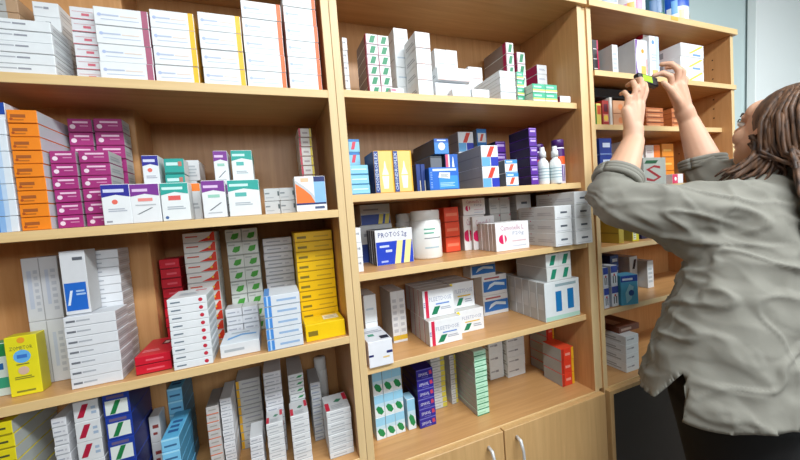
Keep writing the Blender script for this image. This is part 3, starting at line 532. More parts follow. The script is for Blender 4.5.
('bright_blue',0.2280,0.0200,1.4796,0.0969,0.0450,0.0647,1,1,1,0.00,'bright blue carton with white lettering and sticker','second middle shelf'),
('white_blue2',0.3144,0.0750,1.4796,0.0443,0.1200,0.0559,2,1,1,0.00,'blue carton with white figure and pink edge','pile behind the bright blue carton'),
('ltblue_oval',0.2790,0.0750,1.5915,0.0503,0.1600,0.0466,1,1,1,0.00,'blue carton with white oval','lying on top behind the bright blue carton'),
('greybox_plain',0.2631,0.0750,1.4796,0.0394,0.1200,0.0532,2,1,1,0.00,'dark grey carton','pile under the white oval carton'),
('white_redslash',0.4069,0.0200,1.4796,0.0618,0.1400,0.0636,2,1,1,0.00,'white carton with red slash and blue corners','front pile, second middle shelf'),
('white_redslash',0.4223,0.1700,1.4796,0.0615,0.0900,0.0683,3,1,1,0.00,'white carton with red slash and blue corners','rear pile, second middle shelf'),
('blue_small',0.4995,0.1700,1.4796,0.0410,0.0800,0.0541,4,1,1,0.00,'small blue and white carton','rear pile beside the red slash cartons'),
('purple_box',0.5532,0.1400,1.4796,0.0436,0.1100,0.0416,4,1,1,0.00,'violet carton with white flash','rear pile, second middle shelf'),
('blue_red_small',0.4912,0.0200,1.4796,0.0485,0.0800,0.0414,2,1,1,0.00,'small white carton with red mark and blue band','pair in front, second middle shelf'),
('purple_box',0.6001,0.0300,1.4796,0.0316,0.1000,0.0308,6,1,1,0.00,'violet carton with pale end','tall violet pile, second middle shelf'),
('protos',0.0739,0.0850,1.2750,0.1169,0.0220,0.1040,1,4,1,0.00,'blue and white carton with two cream slashes','third middle shelf'),
('protos_low',0.0559,0.1800,1.2750,0.1061,0.0800,0.1176,1,1,1,0.00,'blue carton with cream slashes','lower one behind the front slash cartons'),
('white_smalltext',0.0060,0.0300,1.2750,0.0154,0.1200,0.0394,3,1,1,0.00,'narrow white carton','against left panel, third middle shelf'),
('red_orange',0.3478,0.1700,1.2750,0.0571,0.0900,0.0517,3,1,1,0.00,'orange-red carton','pile behind the white tub'),
('pink_disc',0.4182,0.1650,1.2750,0.0880,0.0900,0.1208,1,1,1,0.00,'white carton with pink disc','below the uppermost one at the back'),
('pink_disc',0.4442,0.1500,1.2750,0.0904,0.0140,0.1151,1,1,1,0.00,'white carton with pink disc','middle one behind the front row, third middle shelf'),
('pink_disc',0.4612,0.0500,1.2750,0.1326,0.0190,0.0915,1,5,1,0.00,'white carton with pink disc','front row, third middle shelf'),
('white_longtext',0.6467,-0.0120,1.2750,0.0718,0.1700,0.0440,3,1,1,0.00,'long white carton with short black print','left long pile, third middle shelf'),
('white_longtext',0.7246,-0.0200,1.2750,0.0732,0.1700,0.0434,4,1,1,0.00,'long white carton with short black print','right long pile, third middle shelf'),
('white_longtext2',0.5367,0.1750,1.2750,0.0455,0.0850,0.0589,3,1,2,0.00,'white carton with pink dots','rear pile behind the pink disc row'),
('white_longtext',0.6569,0.1750,1.2750,0.0686,0.0850,0.0603,3,1,1,0.00,'white carton with short black print','rear pile beside the long piles'),
('white_navymark',0.0094,0.0136,1.0187,0.0686,0.1150,0.0703,1,1,1,0.00,'white carton with navy dashes and green leaf on top','front left, fourth middle shelf'),
('white_plain',0.0367,0.1320,1.0187,0.0394,0.1000,0.0834,2,1,1,0.00,'white carton','upright pile behind the navy-dash carton'),
('white_yellowbase',0.1230,0.1400,1.0187,0.0246,0.1100,0.1637,1,1,2,0.00,'white carton with yellow base band','fourth middle shelf'),
('flutidose',0.2089,0.0559,1.0187,0.1112,0.0360,0.0764,1,4,1,0.00,'white carton with red stripe and green leaf','lower front row, fourth middle shelf'),
('flutidose',0.2082,0.0850,1.0951,0.1075,0.0360,0.0860,1,4,1,0.00,'white carton with red stripe and green leaf','upper front row, fourth middle shelf'),
('flutidose_y',0.3282,0.1000,1.0187,0.1037,0.0500,0.0738,1,3,1,0.00,'white carton with yellow tab and green leaf','lower row, fourth middle shelf'),
('flutidose_y',0.3264,0.1300,1.0925,0.0935,0.0420,0.0861,1,3,1,0.00,'white carton with yellow tab and green leaf','upper row, fourth middle shelf'),
('blue_picture',0.5002,0.2000,1.0187,0.1116,0.0550,0.0739,2,1,1,0.00,'white carton with blue swimmer picture','pile behind the red and yellow striped rows'),
('blue_picture',0.4556,0.2000,1.1664,0.1082,0.0550,0.0592,1,1,1,0.00,'white carton with blue picture','on top of the blue swimmer cartons'),
('blue_bars',0.6273,0.0300,1.0187,0.1557,0.0360,0.1338,1,6,1,0.00,'white carton with two blue bars','fourth middle shelf'),
('green_mark',0.6454,0.0350,1.1525,0.0561,0.1500,0.0473,2,1,2,0.00,'small white carton with green slash','pile standing on blue bar cartons'),
('ltblue_green',0.0366,0.1080,0.7520,0.0309,0.0450,0.0685,3,1,3,0.00,'pale blue and white carton with green leaf','lowest middle shelf'),
('ltblue_green',0.1392,0.1080,0.7520,0.0273,0.0450,0.0978,1,1,1,0.00,'pale blue carton with green leaf','right of the pale blue pile, lowest middle shelf'),
('navy_red',0.1734,0.0968,0.7520,0.0572,0.1300,0.0309,6,1,1,0.00,'navy carton with white lettering and red corner','navy pile, lowest middle shelf'),
('white_yellowrow',0.2543,0.1650,0.7520,0.0523,0.0900,0.0181,10,1,1,0.00,'thin white carton with yellow end','left striped pile behind navy pile'),
('white_yellowrow',0.3257,0.1650,0.7520,0.0246,0.0900,0.0172,10,1,1,0.00,'thin white carton with yellow end','right striped pile behind navy pile'),
('green_strip',0.3635,0.0688,0.7520,0.0466,0.1400,0.0177,12,1,1,0.00,'thin pale green carton with dark green edge','front pile, lowest middle shelf'),
('white_smalltext',0.5338,0.2350,0.7520,0.0653,0.0300,0.0507,3,1,1,0.00,'white carton with grey print','low rear pile, lowest middle shelf'),
('white_smalltext',0.6027,0.2150,0.7520,0.0850,0.0500,0.0400,4,1,1,0.00,'white carton with grey print','rear pile left of the red cartons'),
('red_yellowedge',0.7260,0.0700,0.7520,0.0591,0.0900,0.0465,3,1,1,0.00,'red carton with yellow right edge','pile at right end, lowest middle shelf'),
('red_yellowedge',0.7537,0.1650,0.7520,0.0384,0.0950,0.0372,5,1,1,0.00,'red carton with yellow right edge','rear pile behind the red front pile'),
('green_teal',-0.7339,0.0600,1.1230,0.0285,0.0300,0.1062,1,1,1,0.00,'green and white carton','behind the bright yellow carton'),
('yellow_tall',-0.7006,0.0400,1.1230,0.0484,0.0300,0.1187,1,1,1,0.00,'bright yellow upright carton with blue oval','third left shelf'),
('white_bigcol',-0.6848,0.0840,1.1230,0.0579,0.0580,0.1336,2,1,1,0.00,'large white carton with grey print','pile between yellow carton and stepped white pile'),
('white_leftprint',-0.5969,0.0140,1.1230,0.0846,0.0650,0.0209,7,1,1,0.00,'flat white carton with grey print','front pile under the blue-label carton'),
('white_leftprint',-0.5819,0.0820,1.1230,0.0611,0.0620,0.0193,14,1,1,0.00,'flat white carton with grey print','tall rear white pile, third left shelf'),
('red_flat',-0.4926,0.0200,1.1230,0.0656,0.1200,0.0198,2,1,1,0.00,'flat bright red carton','lying in front of the red pile'),
('red_flat',-0.4731,0.1800,1.1230,0.0449,0.0750,0.0254,9,1,1,0.00,'flat dark red carton','rear red pile, third left shelf'),
('white_reddot',-0.4202,0.0040,1.1230,0.0753,0.1000,0.0172,9,1,1,0.00,'flat white carton with red dot','front pile on third left shelf'),
('red_triangle',-0.4147,0.1700,1.1230,0.0747,0.0850,0.0264,11,1,1,0.00,'white carton with red triangle','rear pile, third left shelf'),
('green_leaf',-0.3180,0.1900,1.1230,0.0406,0.0700,0.0364,8,1,2,0.00,'white carton with green leaf','rear pile, third left shelf'),
('white_rows',-0.2261,0.1900,1.1230,0.0788,0.0700,0.0214,12,1,1,0.00,'thin white carton','rear pile between green leaf and yellow piles'),
('yellow_flat',-0.1444,0.1000,1.1230,0.0998,0.1400,0.0269,10,1,1,0.00,'yellow carton with small print','tall yellow pile, third left shelf'),
('yellow_label',-0.1435,0.0120,1.1230,0.0981,0.0750,0.0421,1,1,1,0.00,'flat yellow carton with white label','front right corner, third left shelf'),
('white_blueedge',-0.2322,0.0040,1.1230,0.0820,0.1000,0.0261,5,1,1,0.00,'white carton with blue left edge','pile, third left shelf'),
('white_blueswirl',-0.3328,0.0200,1.1230,0.0843,0.1000,0.0305,1,1,1,0.00,'flat white carton with blue swirl','between red dot pile and blue-edged pile'),
('white_rows',-0.3284,0.1250,1.1230,0.0391,0.0550,0.0218,4,1,2,0.00,'small white carton with dark print','before the green leaf piles'),
('yellow_rows',-0.7166,0.0100,0.8000,0.0301,0.1350,0.0265,11,1,1,0.00,'yellow carton with dark print','yellow pile, bottom left shelf'),
('white_rows',-0.6430,0.0300,0.8000,0.0240,0.1100,0.0191,14,1,1,0.00,'thin white carton','thin pile behind red slash cartons'),
('white_redslash2',-0.6057,0.0250,0.8000,0.0418,0.1200,0.0417,7,1,1,0.00,'white carton with dark red slash','pile, bottom left shelf'),
('blue_greenslash',-0.5569,0.0250,0.8000,0.0466,0.1200,0.0492,6,1,1,0.00,'dark blue carton with green slash panel','pile, bottom left shelf'),
('ltblue_flat',-0.4648,0.0200,0.8000,0.0346,0.1200,0.0286,6,1,1,0.00,'light blue carton','front light blue pile, bottom left shelf'),
('ltblue_flat',-0.4793,0.1450,0.8000,0.0328,0.1100,0.0328,7,1,1,0.00,'light blue carton','rear light blue pile, bottom left shelf'),
('white_brownmark',-0.5075,0.1000,0.8000,0.0220,0.0450,0.0637,3,1,1,0.00,'white carton with brown print','behind the light blue piles'),
('grey_orange',-0.3890,0.0900,0.8000,0.0278,0.1000,0.0207,9,1,1,0.00,'grey carton with orange line','pile, bottom left shelf'),
('white_rows',-0.3592,0.1000,0.8000,0.0263,0.1000,0.0161,12,1,1,0.00,'thin white carton with navy base','pile beside the orange-lined pile'),
('yellow_edge_grey',-0.3302,0.1800,0.8000,0.0626,0.0800,0.0244,8,1,1,0.00,'grey-white carton with yellow left edge','rear pile, bottom left shelf'),
('white_rows',-0.2558,0.1200,0.8000,0.0447,0.1300,0.0188,12,1,1,0.00,'white carton with grey line','tall pile, bottom left shelf'),
('white_leafrows',-0.1943,0.1200,0.8000,0.0410,0.1300,0.0186,11,1,1,0.00,'white carton with green leaf','tall pile right of grey line pile'),
('grey_rows',-0.1379,0.1200,0.8000,0.0279,0.1000,0.0186,9,1,1,0.00,'grey-white carton with navy label','pile before the small tub'),
('white_redtab',-0.2556,0.0550,0.8000,0.0404,0.0600,0.0154,8,1,1,0.00,'white carton with red tab','front pile, bottom left shelf'),
('white_redtab',-0.1981,0.0400,0.8000,0.0453,0.0700,0.0168,8,1,1,0.00,'white carton with red tab','second front pile, bottom left shelf'),
('white_redtab',-0.1109,0.0300,0.8000,0.0642,0.0850,0.0156,8,1,1,0.00,'white carton with red tab','front pile by the side panel'),
('white_rows',-0.2960,0.0500,0.8000,0.0304,0.0700,0.0172,6,1,1,0.00,'small white carton','short front pile, bottom left shelf'),
('grey_side',-0.3834,0.1300,1.5431,0.0317,0.0800,0.0514,1,1,1,0.00,'grey-white carton','standing behind the low teal pile'),
('protos_low',0.0615,0.1800,1.3926,0.0981,0.0800,0.0647,1,1,1,0.00,'blue carton with cream slashes','upper one behind the front slash cartons'),
('pink_disc',0.4208,0.1650,1.3958,0.0909,0.0850,0.0583,1,1,1,0.00,'white carton with pink disc','uppermost at the back, third middle shelf'),
('white_bluelabel',-0.5988,0.0300,1.2696,0.0413,0.0480,0.1295,1,1,1,0.00,'large white carton with blue label','on top beside the tall white pile'),
]
rj = random.Random(3)
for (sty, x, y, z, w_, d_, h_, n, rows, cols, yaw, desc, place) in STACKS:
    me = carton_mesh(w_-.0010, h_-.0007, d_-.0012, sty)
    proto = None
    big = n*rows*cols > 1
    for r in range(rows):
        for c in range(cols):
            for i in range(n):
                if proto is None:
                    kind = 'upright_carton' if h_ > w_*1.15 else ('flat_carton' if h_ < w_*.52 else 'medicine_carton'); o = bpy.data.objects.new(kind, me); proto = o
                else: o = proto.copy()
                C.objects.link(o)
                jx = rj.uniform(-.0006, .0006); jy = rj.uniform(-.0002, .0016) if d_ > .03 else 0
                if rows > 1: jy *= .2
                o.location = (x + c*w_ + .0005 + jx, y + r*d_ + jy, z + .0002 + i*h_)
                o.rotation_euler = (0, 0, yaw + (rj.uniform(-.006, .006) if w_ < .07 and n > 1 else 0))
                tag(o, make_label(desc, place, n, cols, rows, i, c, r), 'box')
                if big: o['group'] = desc + 's, ' + place
# ---------------------------------------------------------------- tubs, tins, bottles, cans
TUBW = plain('white_plastic', (236, 238, 236), .3, scale=20, var=.02)
def tub(x, y, z, r, h, label, grp=None, jar=False):
    t = empty('pill_tub', (x, y, z), label, 'tub', grp)
    bm = bmesh.new(); lathe(bm, [(0, 0), (r*.94, 0), (r, h*.03), (r, h*.78), (r*.92, h*.81), (0, h*.81)], 0, 0, 40)
    obj('body', bm, TUBW, t, True)
    bm = bmesh.new(); lathe(bm, [(0, h*.805), (r*.93, h*.805), (r*.95, h*.82), (r*.95, h*.97), (r*.9, h), (0, h)], 0, 0, 40)
    obj('lid', bm, TUBW, t, True)
    if not jar:
        bm = bmesh.new()
        def band(a0, a1, z0, z1, mi):
            n = 10
            for i in range(n):
                p = [a0+(a1-a0)*(i+k)/n for k in (0, 1)]
                f = bm.faces.new([bm.verts.new(((r+.0004)*math.cos(a), (r+.0004)*math.sin(a), zz)) for a, zz in ((p[0], z0), (p[1], z0), (p[1], z1), (p[0], z1))]); f.material_index = mi
        f0 = math.radians(-150)
        band(f0+.5, f0+1.25, h*.60, h*.63, 0); band(f0+.5, f0+1.15, h*.52, h*.55, 0)
        band(f0+.5, f0+1.7, h*.42, h*.44, 1); band(f0+.5, f0+1.5, h*.22, h*.25, 2)
        tag(obj('printed_label', bm, [card('70b8a0'), card('8a9098'), card('b0c8d4')], t), 'green and grey print on the tub')
    return t
tub(.258, .133, 1.275, .048, .150, 'large white pill tub beside the blue slash cartons', 'pill tubs')
tub(.232, .225, 1.275, .038, .145, 'white pill tub half hidden behind the large one', 'pill tubs')
tub(-.095, .235, .80, .019, .19, 'small grey-white tub behind the stacks, bottom left shelf', jar=True)
def tin(x, y, r, h, label, body, marks, name='milk_tin'):
    t = empty(name, (x, y, 2.0805), label, 'tin', 'tins on top of the right unit')
    bm = bmesh.new(); lathe(bm, [(0, 0), (r*.97, 0), (r, .004), (r, h-.004), (r*.97, h), (0, h)], 0, 0, 36)
    obj('body', bm, card(body, .3), t, True)
    bm = bmesh.new(); lathe(bm, [(0, h), (r*1.02, h), (r*1.02, h+.014), (r*.97, h+.018), (0, h+.018)], 0, 0, 36)
    obj('lid', bm, TUBW, t, True)
    bm = bmesh.new(); ms = []
    for (a0, a1, z0, z1, col) in marks:
        m = card(col, .3)
        if m not in ms: ms.append(m)
        n = 8; q = .0006+.0002*len(ms)
        for i in range(n):
            p = [math.radians(a0+(a1-a0)*(i+k)/n) for k in (0, 1)]
            f = bm.faces.new([bm.verts.new(((r+q)*math.cos(a), (r+q)*math.sin(a), zz)) for a, zz in ((p[0], z0*h), (p[1], z0*h), (p[1], z1*h), (p[0], z1*h))]); f.material_index = ms.index(m)
    obj('label', bm, ms, t)
    return t
tin(.905, .052, .042, .11, 'white tin with pink base, leftmost on top of right unit', 'eceef0', [(-180, -60, .0, .12, 'e088a8'), (-170, -110, .14, .4, '88b8a8')])
tin(.998, .052, .042, .11, 'white tin with teal mark, second from left on top', 'e8ecee', [(-170, -90, .03, .14, '9ac8c0'), (-150, -80, .2, .5, 'b8c4d8')])
tin(1.130, .055, .052, .115, 'white tin with pink figures and green band on top', 'f0ecee', [(-180, -60, .0, .10, '88c090'), (-175, -130, .12, .35, 'e4a0c0'), (-120, -95, .1, .4, 'e890b0'), (-150, -125, .15, .35, 'f0b850')])
tin(1.262, .060, .046, .12, 'dark green and blue tin on top of right unit', '2c5a6c', [(-180, -60, .0, .2, '2a7a50'), (-150, -100, .2, .6, '3a6a9c')])
tin(1.395, .062, .056, .125, 'bright blue tin with white bear-shaped patch, rightmost on top', '1c58c8', [(-165, -75, .05, .5, 'e4eef6'), (-125, -105, .08, .4, 'f0d890'), (-70, -45, .05, .35, 'f0d040'), (-150, -130, .3, .7, '60a8e8')])
bm = bmesh.new(); addbox(bm, 0, .04, -.0006, 0, 0, .012)
o = obj('price_tag', bm, card('f8b848')); o.location = (1.262, -.0125, 2.064); tag(o, 'small orange price tag on the edge of the top right board', 'tag')

def bottle(x, y, label):
    t = empty('spray_bottle', (x, y, 1.4798), label, 'bottle', 'white spray bottles')
    r = .0185
    bm = bmesh.new(); lathe(bm, [(0, 0), (r*.95, 0), (r, .003), (r, .068), (r*.8, .078), (r*.5, .084), (r*.48, .09), (0, .09)], 0, 0, 28); obj('body', bm, TUBW, t, True)
    bm = bmesh.new(); lathe(bm, [(0, .0895), (r*.62, .0895), (r*.6, .108), (r*.42, .112), (r*.4, .124), (0, .125)], 0, 0, 24); obj('cap', bm, TUBW, t, True)
    bm = bmesh.new(); lathe(bm, [(r+.0004, .012), (r+.0004, .06)], 0, 0, 28); obj('label', bm, card('dfe9ea'), t, True)
    bm = bmesh.new()
    for k in range(4): lathe(bm, [(r+.0007, .02+k*.01), (r+.0007, .023+k*.01)], 0, 0, 28)
    obj('print', bm, card('9ab4bc'), t, True)
    return t
bottle(.665, .045, 'white spray bottle left of its twin by the violet pile')
bottle(.703, .030, 'white spray bottle right of its twin by the violet can')
def can(x, y, h, label):
    t = empty('aerosol_can', (x, y, 1.4798), label, 'can', 'violet aerosol cans'); r = .021
    bm = bmesh.new(); lathe(bm, [(0, 0), (r*.96, 0), (r, .004), (r, h*.8), (r*.93, h*.83), (0, h*.83)], 0, 0, 28); obj('body', bm, card('e4e0ee', .3), t, True)
    bm = bmesh.new(); lathe(bm, [(0, h*.82), (r*.97, h*.82), (r*.97, h*.98), (r*.88, h), (0, h)], 0, 0, 28); obj('cap', bm, card('4c2a70', .3), t, True)
    bm = bmesh.new(); lathe(bm, [(r+.0004, h*.62), (r+.0004, h*.79)], 0, 0, 28); obj('neck_band', bm, card('4c2470', .3), t, True)
    bm = bmesh.new(); lathe(bm, [(r+.0004, h*.44), (r+.0004, h*.62)], 0, 0, 28); obj('orange_band', bm, card('f0602c', .3), t, True)
    bm = bmesh.new(); f0 = math.radians(-150)
    for k in range(5):
        a = f0-.3+k*.35
        bm.faces.new([bm.verts.new(((r+.0005)*math.cos(q), (r+.0005)*math.sin(q), zz)) for q, zz in ((a, .01), (a+.2, .01), (a+.2, h*.42), (a, h*.42))])
    obj('print', bm, card('5a3a90', .3), t)
    return t
can(.765, .075, .155, 'violet aerosol can with orange band beside white bottles')
can(.722, .125, .15, 'violet aerosol can hidden behind the white bottles')
# dark folder box lying on the second right shelf
bm = bmesh.new(); addbox(bm, 0, .21, 0, .12, 0, .034, 0, .002)
o = obj('folder_box', bm, plain('black_card', (22, 22, 26), .5)); o.location = (.91, .12, 1.7835)
o.location = (.945, .06, 1.7888)
tag(o, 'flat black folder box lying over the upright boxes, second right shelf', 'box')
# sticker and small marks as parts of their cartons are printed on the cartons themselves

# ---------------------------------------------------------------- the person
SKIN = plain('skin', (214, 168, 140), .5, scale=12, var=.05, bump=.03, sss=.08)
def cloth(name, c, var=.12):
    m = plain(name, c, .9, scale=22, var=var, bump=.12)
    return m
SHIRT = cloth('linen_shirt', (134, 132, 123), .08)
TROU = cloth('black_trousers_cloth', (16, 16, 18))
HAIR = bpy.data.materials.new('brown_hair'); HAIR.use_nodes = True
nt = HAIR.node_tree; b = nt.nodes['Principled BSDF']
tc = nt.nodes.new('ShaderNodeTexCoord'); n1 = nt.nodes.new('ShaderNodeTexNoise'); n1.inputs['Scale'].default_value = 60; n1.inputs['Detail'].default_value = 5
mp = nt.nodes.new('ShaderNodeMapping'); mp.inputs['Scale'].default_value = (1.6, 1.6, .35)
rp = nt.nodes.new('ShaderNodeValToRGB')
rp.color_ramp.elements[0].position = .35; rp.color_ramp.elements[0].color = (*lin((46, 30, 22)), 1)
rp.color_ramp.elements[1].position = .72; rp.color_ramp.elements[1].color = (*lin((122, 86, 60)), 1)
nt.links.new(tc.outputs['Object'], mp.inputs[0]); nt.links.new(mp.outputs[0], n1.inputs['Vector']); nt.links.new(n1.outputs['Fac'], rp.inputs[0]); nt.links.new(rp.outputs[0], b.inputs['Base Color'])
b.inputs['Roughness'].default_value = .58
def solidify_volume(bm, voxel, smooth_it, name):
    """join overlapping closed shapes into one continuous skin"""
    me = bpy.data.meshes.new(name); bm.to_mesh(me); bm.free()
    o = bpy.data.objects.new(name, me); C.objects.link(o)
    r = o.modifiers.new('r', 'REMESH'); r.mode = 'VOXEL'; r.voxel_size = voxel; r.use_smooth_shade = True
    s = o.modifiers.new('s', 'SMOOTH'); s.factor = .5; s.iterations = smooth_it
    out = bpy.data.meshes.new_from_object(o.evaluated_get(bpy.context.evaluated_depsgraph_get()))
    bpy.data.objects.remove(o); bpy.data.meshes.remove(me)
    return out
person = empty('person', (1.05, -.36, 0), 'person with long brown hair in grey-green linen shirt and black trousers reaching up to shelf', 'person')
PO = Vector((1.05, -.36, 0))
HC = Vector((1.135, -.345, 1.565))
HM = Matrix.Translation(HC) @ Matrix.Rotation(math.radians(-17), 4, 'Z') @ Matrix.Rotation(math.radians(24), 4, 'X')
bm = bmesh.new()
# head, looking up
ellip(bm, (0, -.012, .03), (.076, .094, .086), HM); ellip(bm, (0, .03, -.03), (.06, .062, .078), HM)
ellip(bm, (0, .066, -.096), (.026, .022, .02), HM); ellip(bm, (0, .045, -.075), (.045, .045, .035), HM)
ellip(bm, (0, .062, .045), (.055, .03, .035), HM)
for s in (-1, 1):
    ellip(bm, (s*.036, .062, -.026), (.024, .026, .028), HM)
    capsule(bm, (s*.012, .088, .026), (s*.045, .075, .028), .009, .008, HM)
    ellip(bm, (s*.078, -.008, -.012), (.009, .020, .031), HM); ellip(bm, (s*.083, -.016, .004), (.007, .014, .018), HM)
    ellip(bm, (s*.010, .104, -.026), (.008, .009, .007), HM)
    ellip(bm, (s*.03, .085, .008), (.014, .012, .010), HM)
capsule(bm, (0, .090, .012), (0, .114, -.022), .007, .0105, HM)
ellip(bm, (0, .092, -.053), (.023, .010, .006), HM); ellip(bm, (0, .090, -.064), (.020, .010, .007), HM)
# neck and trunk
capsule(bm, (1.112, -.355, 1.53), (1.098, -.352, 1.42), .055, .060)
def chain(pts, rs):
    for (p, q, a, c_) in zip(pts, pts[1:], rs, rs[1:]): capsule(bm, p, q, a, c_)
chain([(1.09, -.345, 1.34), (1.05, -.335, 1.2), (1.0, -.33, 1.05), (.99, -.33, .95)], [.10, .10, .105, .12])
chain([(.96, -.335, 1.365), (1.09, -.345, 1.38), (1.22, -.335, 1.385)], [.06, .075, .06])
# arms
PL, PR = Vector((1.0, -.06, 1.80)), Vector((1.09, -.06, 1.81))
WL = PL + (Vector((.918, -.088, 1.615))-PL)*1.13; WR = PR + (Vector((1.197, -.082, 1.682))-PR)*1.13
chain([(.955, -.335, 1.37), (.85, -.235, 1.385), (.752, -.13, 1.418)], [.056, .05, .044])
chain([(.752, -.13, 1.418), (.80, -.118, 1.475), tuple(WL)], [.047, .050, .032])
chain([(1.225, -.335, 1.39), (1.215, -.24, 1.43), (1.19, -.145, 1.475)], [.056, .05, .042])
chain([(1.19, -.145, 1.475), (1.195, -.130, 1.53), tuple(WR)], [.045, .046, .030])
# legs
for s in (-1, 1): chain([(.99+s*.09, -.33, .93), (1.0+s*.10, -.34, .52), (1.02+s*.10, -.40, .10)], [.09, .065, .045])
for s in (-1, 1): capsule(bm, (1.02+s*.10, -.40, .055), (1.02+s*.11, -.24, .035), .04, .03)
# hands: palm plus five separate bent fingers each
def hand(wrist, centre, kn, fingers, thumb, P):
    g = lambda q: P + (Vector(q)-P)*1.13
    w_, c_ = Vector(wrist), g(centre)
    kn = [g(q) for q in kn]; thumb = [g(q) for q in thumb]; fingers = [([g(q) for q in f], r*1.06) for f, r in fingers]
    capsule(bm, w_, w_.lerp(c_, .5), .028, .029)
    for k in kn:
        k = Vector(k); capsule(bm, w_.lerp(c_, .35), k, .024, .014)
    capsule(bm, kn[0], kn[-1], .0125, .011)
    for f, r in fingers: chain(f, [r, r*.95, r*.88, r*.78][:len(f)])
    chain(thumb, [.0145, .0125, .0105, .009])
hand(WL, (.938, -.08, 1.685),
     [(.972, -.078, 1.722), (.951, -.083, 1.728), (.929, -.083, 1.722), (.909, -.078, 1.708)],
     [([(.972, -.078, 1.722), (.985, -.085, 1.762), (1.000, -.074, 1.787), (1.010, -.060, 1.799)], .0098),
      ([(.951, -.083, 1.728), (.960, -.092, 1.772), (.975, -.078, 1.798), (.985, -.056, 1.804)], .0102),
      ([(.929, -.083, 1.722), (.934, -.092, 1.765), (.947, -.076, 1.790), (.958, -.052, 1.790)], .0096),
      ([(.909, -.078, 1.708), (.910, -.085, 1.742), (.918, -.070, 1.762), (.930, -.050, 1.764)], .0084)],
     [(.945, -.068, 1.655), (.980, -.052, 1.69), (1.000, -.044, 1.73), (1.008, -.040, 1.762)], PL)
hand(WR, (1.165, -.078, 1.745),
     [(1.120, -.080, 1.780), (1.141, -.084, 1.792), (1.163, -.084, 1.792), (1.184, -.078, 1.782)],
     [([(1.120, -.080, 1.780), (1.108, -.088, 1.812), (1.092, -.074, 1.828), (1.078, -.058, 1.824)], .0098),
      ([(1.141, -.084, 1.792), (1.138, -.092, 1.832), (1.128, -.078, 1.856), (1.116, -.058, 1.862)], .0102),
      ([(1.163, -.084, 1.792), (1.164, -.090, 1.830), (1.158, -.074, 1.852), (1.148, -.054, 1.856)], .0096),
      ([(1.184, -.078, 1.782), (1.188, -.084, 1.812), (1.184, -.068, 1.832), (1.176, -.050, 1.836)], .0084)],
     [(1.165, -.080, 1.722), (1.128, -.088, 1.748), (1.100, -.088, 1.774), (1.082, -.082, 1.795)], PR)
me = solidify_volume(bm, .0042, 4, 'body')
me.transform(Matrix.Translation(-PO)); body = link('body', me, [SKIN], person)
# eyes, lashes, lips
EYE = plain('eye_white', (230, 228, 222), .2); IRIS = plain('iris_brown', (70, 48, 34), .2)
for s in (-1, 1):
    bm = bmesh.new(); T = Matrix.Translation(-PO) @ HM
    ellip(bm, (s*.031, .083, .008), (.0125, .0125, .0105), T, 16, 12); e = obj('eye', bm, EYE, person, True)
    bm = bmesh.new(); ellip(bm, (s*.031, .0925, .010), (.0052, .004, .0052), T, 12, 8); obj('iris', bm, IRIS, e, True)
    bm = bmesh.new(); tube(bm, [T @ Vector(p) for p in ((s*.018, .094, .014), (s*.031, .099, .019), (s*.045, .088, .014))], .0017, 6); obj('eyelashes', bm, card('241a16'), e, True)
    bm = bmesh.new(); tube(bm, [T @ Vector(p) for p in ((s*.014, .098, .030), (s*.032, .095, .036), (s*.050, .082, .030))], [.0022, .003, .0016], 6); obj('eyebrow', bm, card('3c2a20'), person, True)
bm = bmesh.new(); ellip(bm, (0, .096, -.0535), (.020, .008, .0045), T); ellip(bm, (0, .094, -.063), (.017, .008, .0055), T); obj('lips', bm, plain('lips', (186, 108, 100), .45), person, True)

# shirt ----------------------------------------------------------
def loft(bm, rings, seg=48):
    vr = []
    for (cx, cy, a, b_, z) in rings:
        vr.append([bm.verts.new((cx+a*math.cos(2*PI*i/seg), cy+b_*math.sin(2*PI*i/seg), z)) for i in range(seg)])
    for p, q in zip(vr, vr[1:]):
        for i in range(seg): bm.faces.new((p[i], p[(i+1) % seg], q[(i+1) % seg], q[i]))
    bm.faces.new(vr[0]); bm.faces.new(vr[-1])
bm = bmesh.new()
loft(bm, [(.945, -.325, .285, .215, .70), (.95, -.32, .28, .205, .80), (.955, -.318, .272, .195, .9), (.975, -.322, .248, .17, 1.02), (1.0, -.33, .222, .148, 1.14),
          (1.04, -.338, .205, .132, 1.25), (1.075, -.342, .195, .122, 1.33), (1.09, -.343, .17, .108, 1.385), (1.098, -.345, .12, .09, 1.425), (1.10, -.348, .078, .072, 1.455)])
chain([(.97, -.335, 1.35), (.90, -.285, 1.352), (.83, -.21, 1.372), (.765, -.14, 1.400)], [.088, .084, .077, .068])
chain([(.765, -.14, 1.400), (.748, -.122, 1.425), (.775, -.118, 1.452)], [.068, .062, .060])
chain([(.90, -.30, 1.27), (.86, -.235, 1.33)], [.07, .07])
chain([(1.215, -.335, 1.375), (1.215, -.25, 1.42), (1.195, -.155, 1.46)], [.085, .078, .066])
chain([(1.195, -.155, 1.46), (1.193, -.135, 1.49)], [.066, .058])
me = solidify_volume(bm, .0055, 7, 'shirt')
SB = bmesh.new(); SB.from_mesh(me)
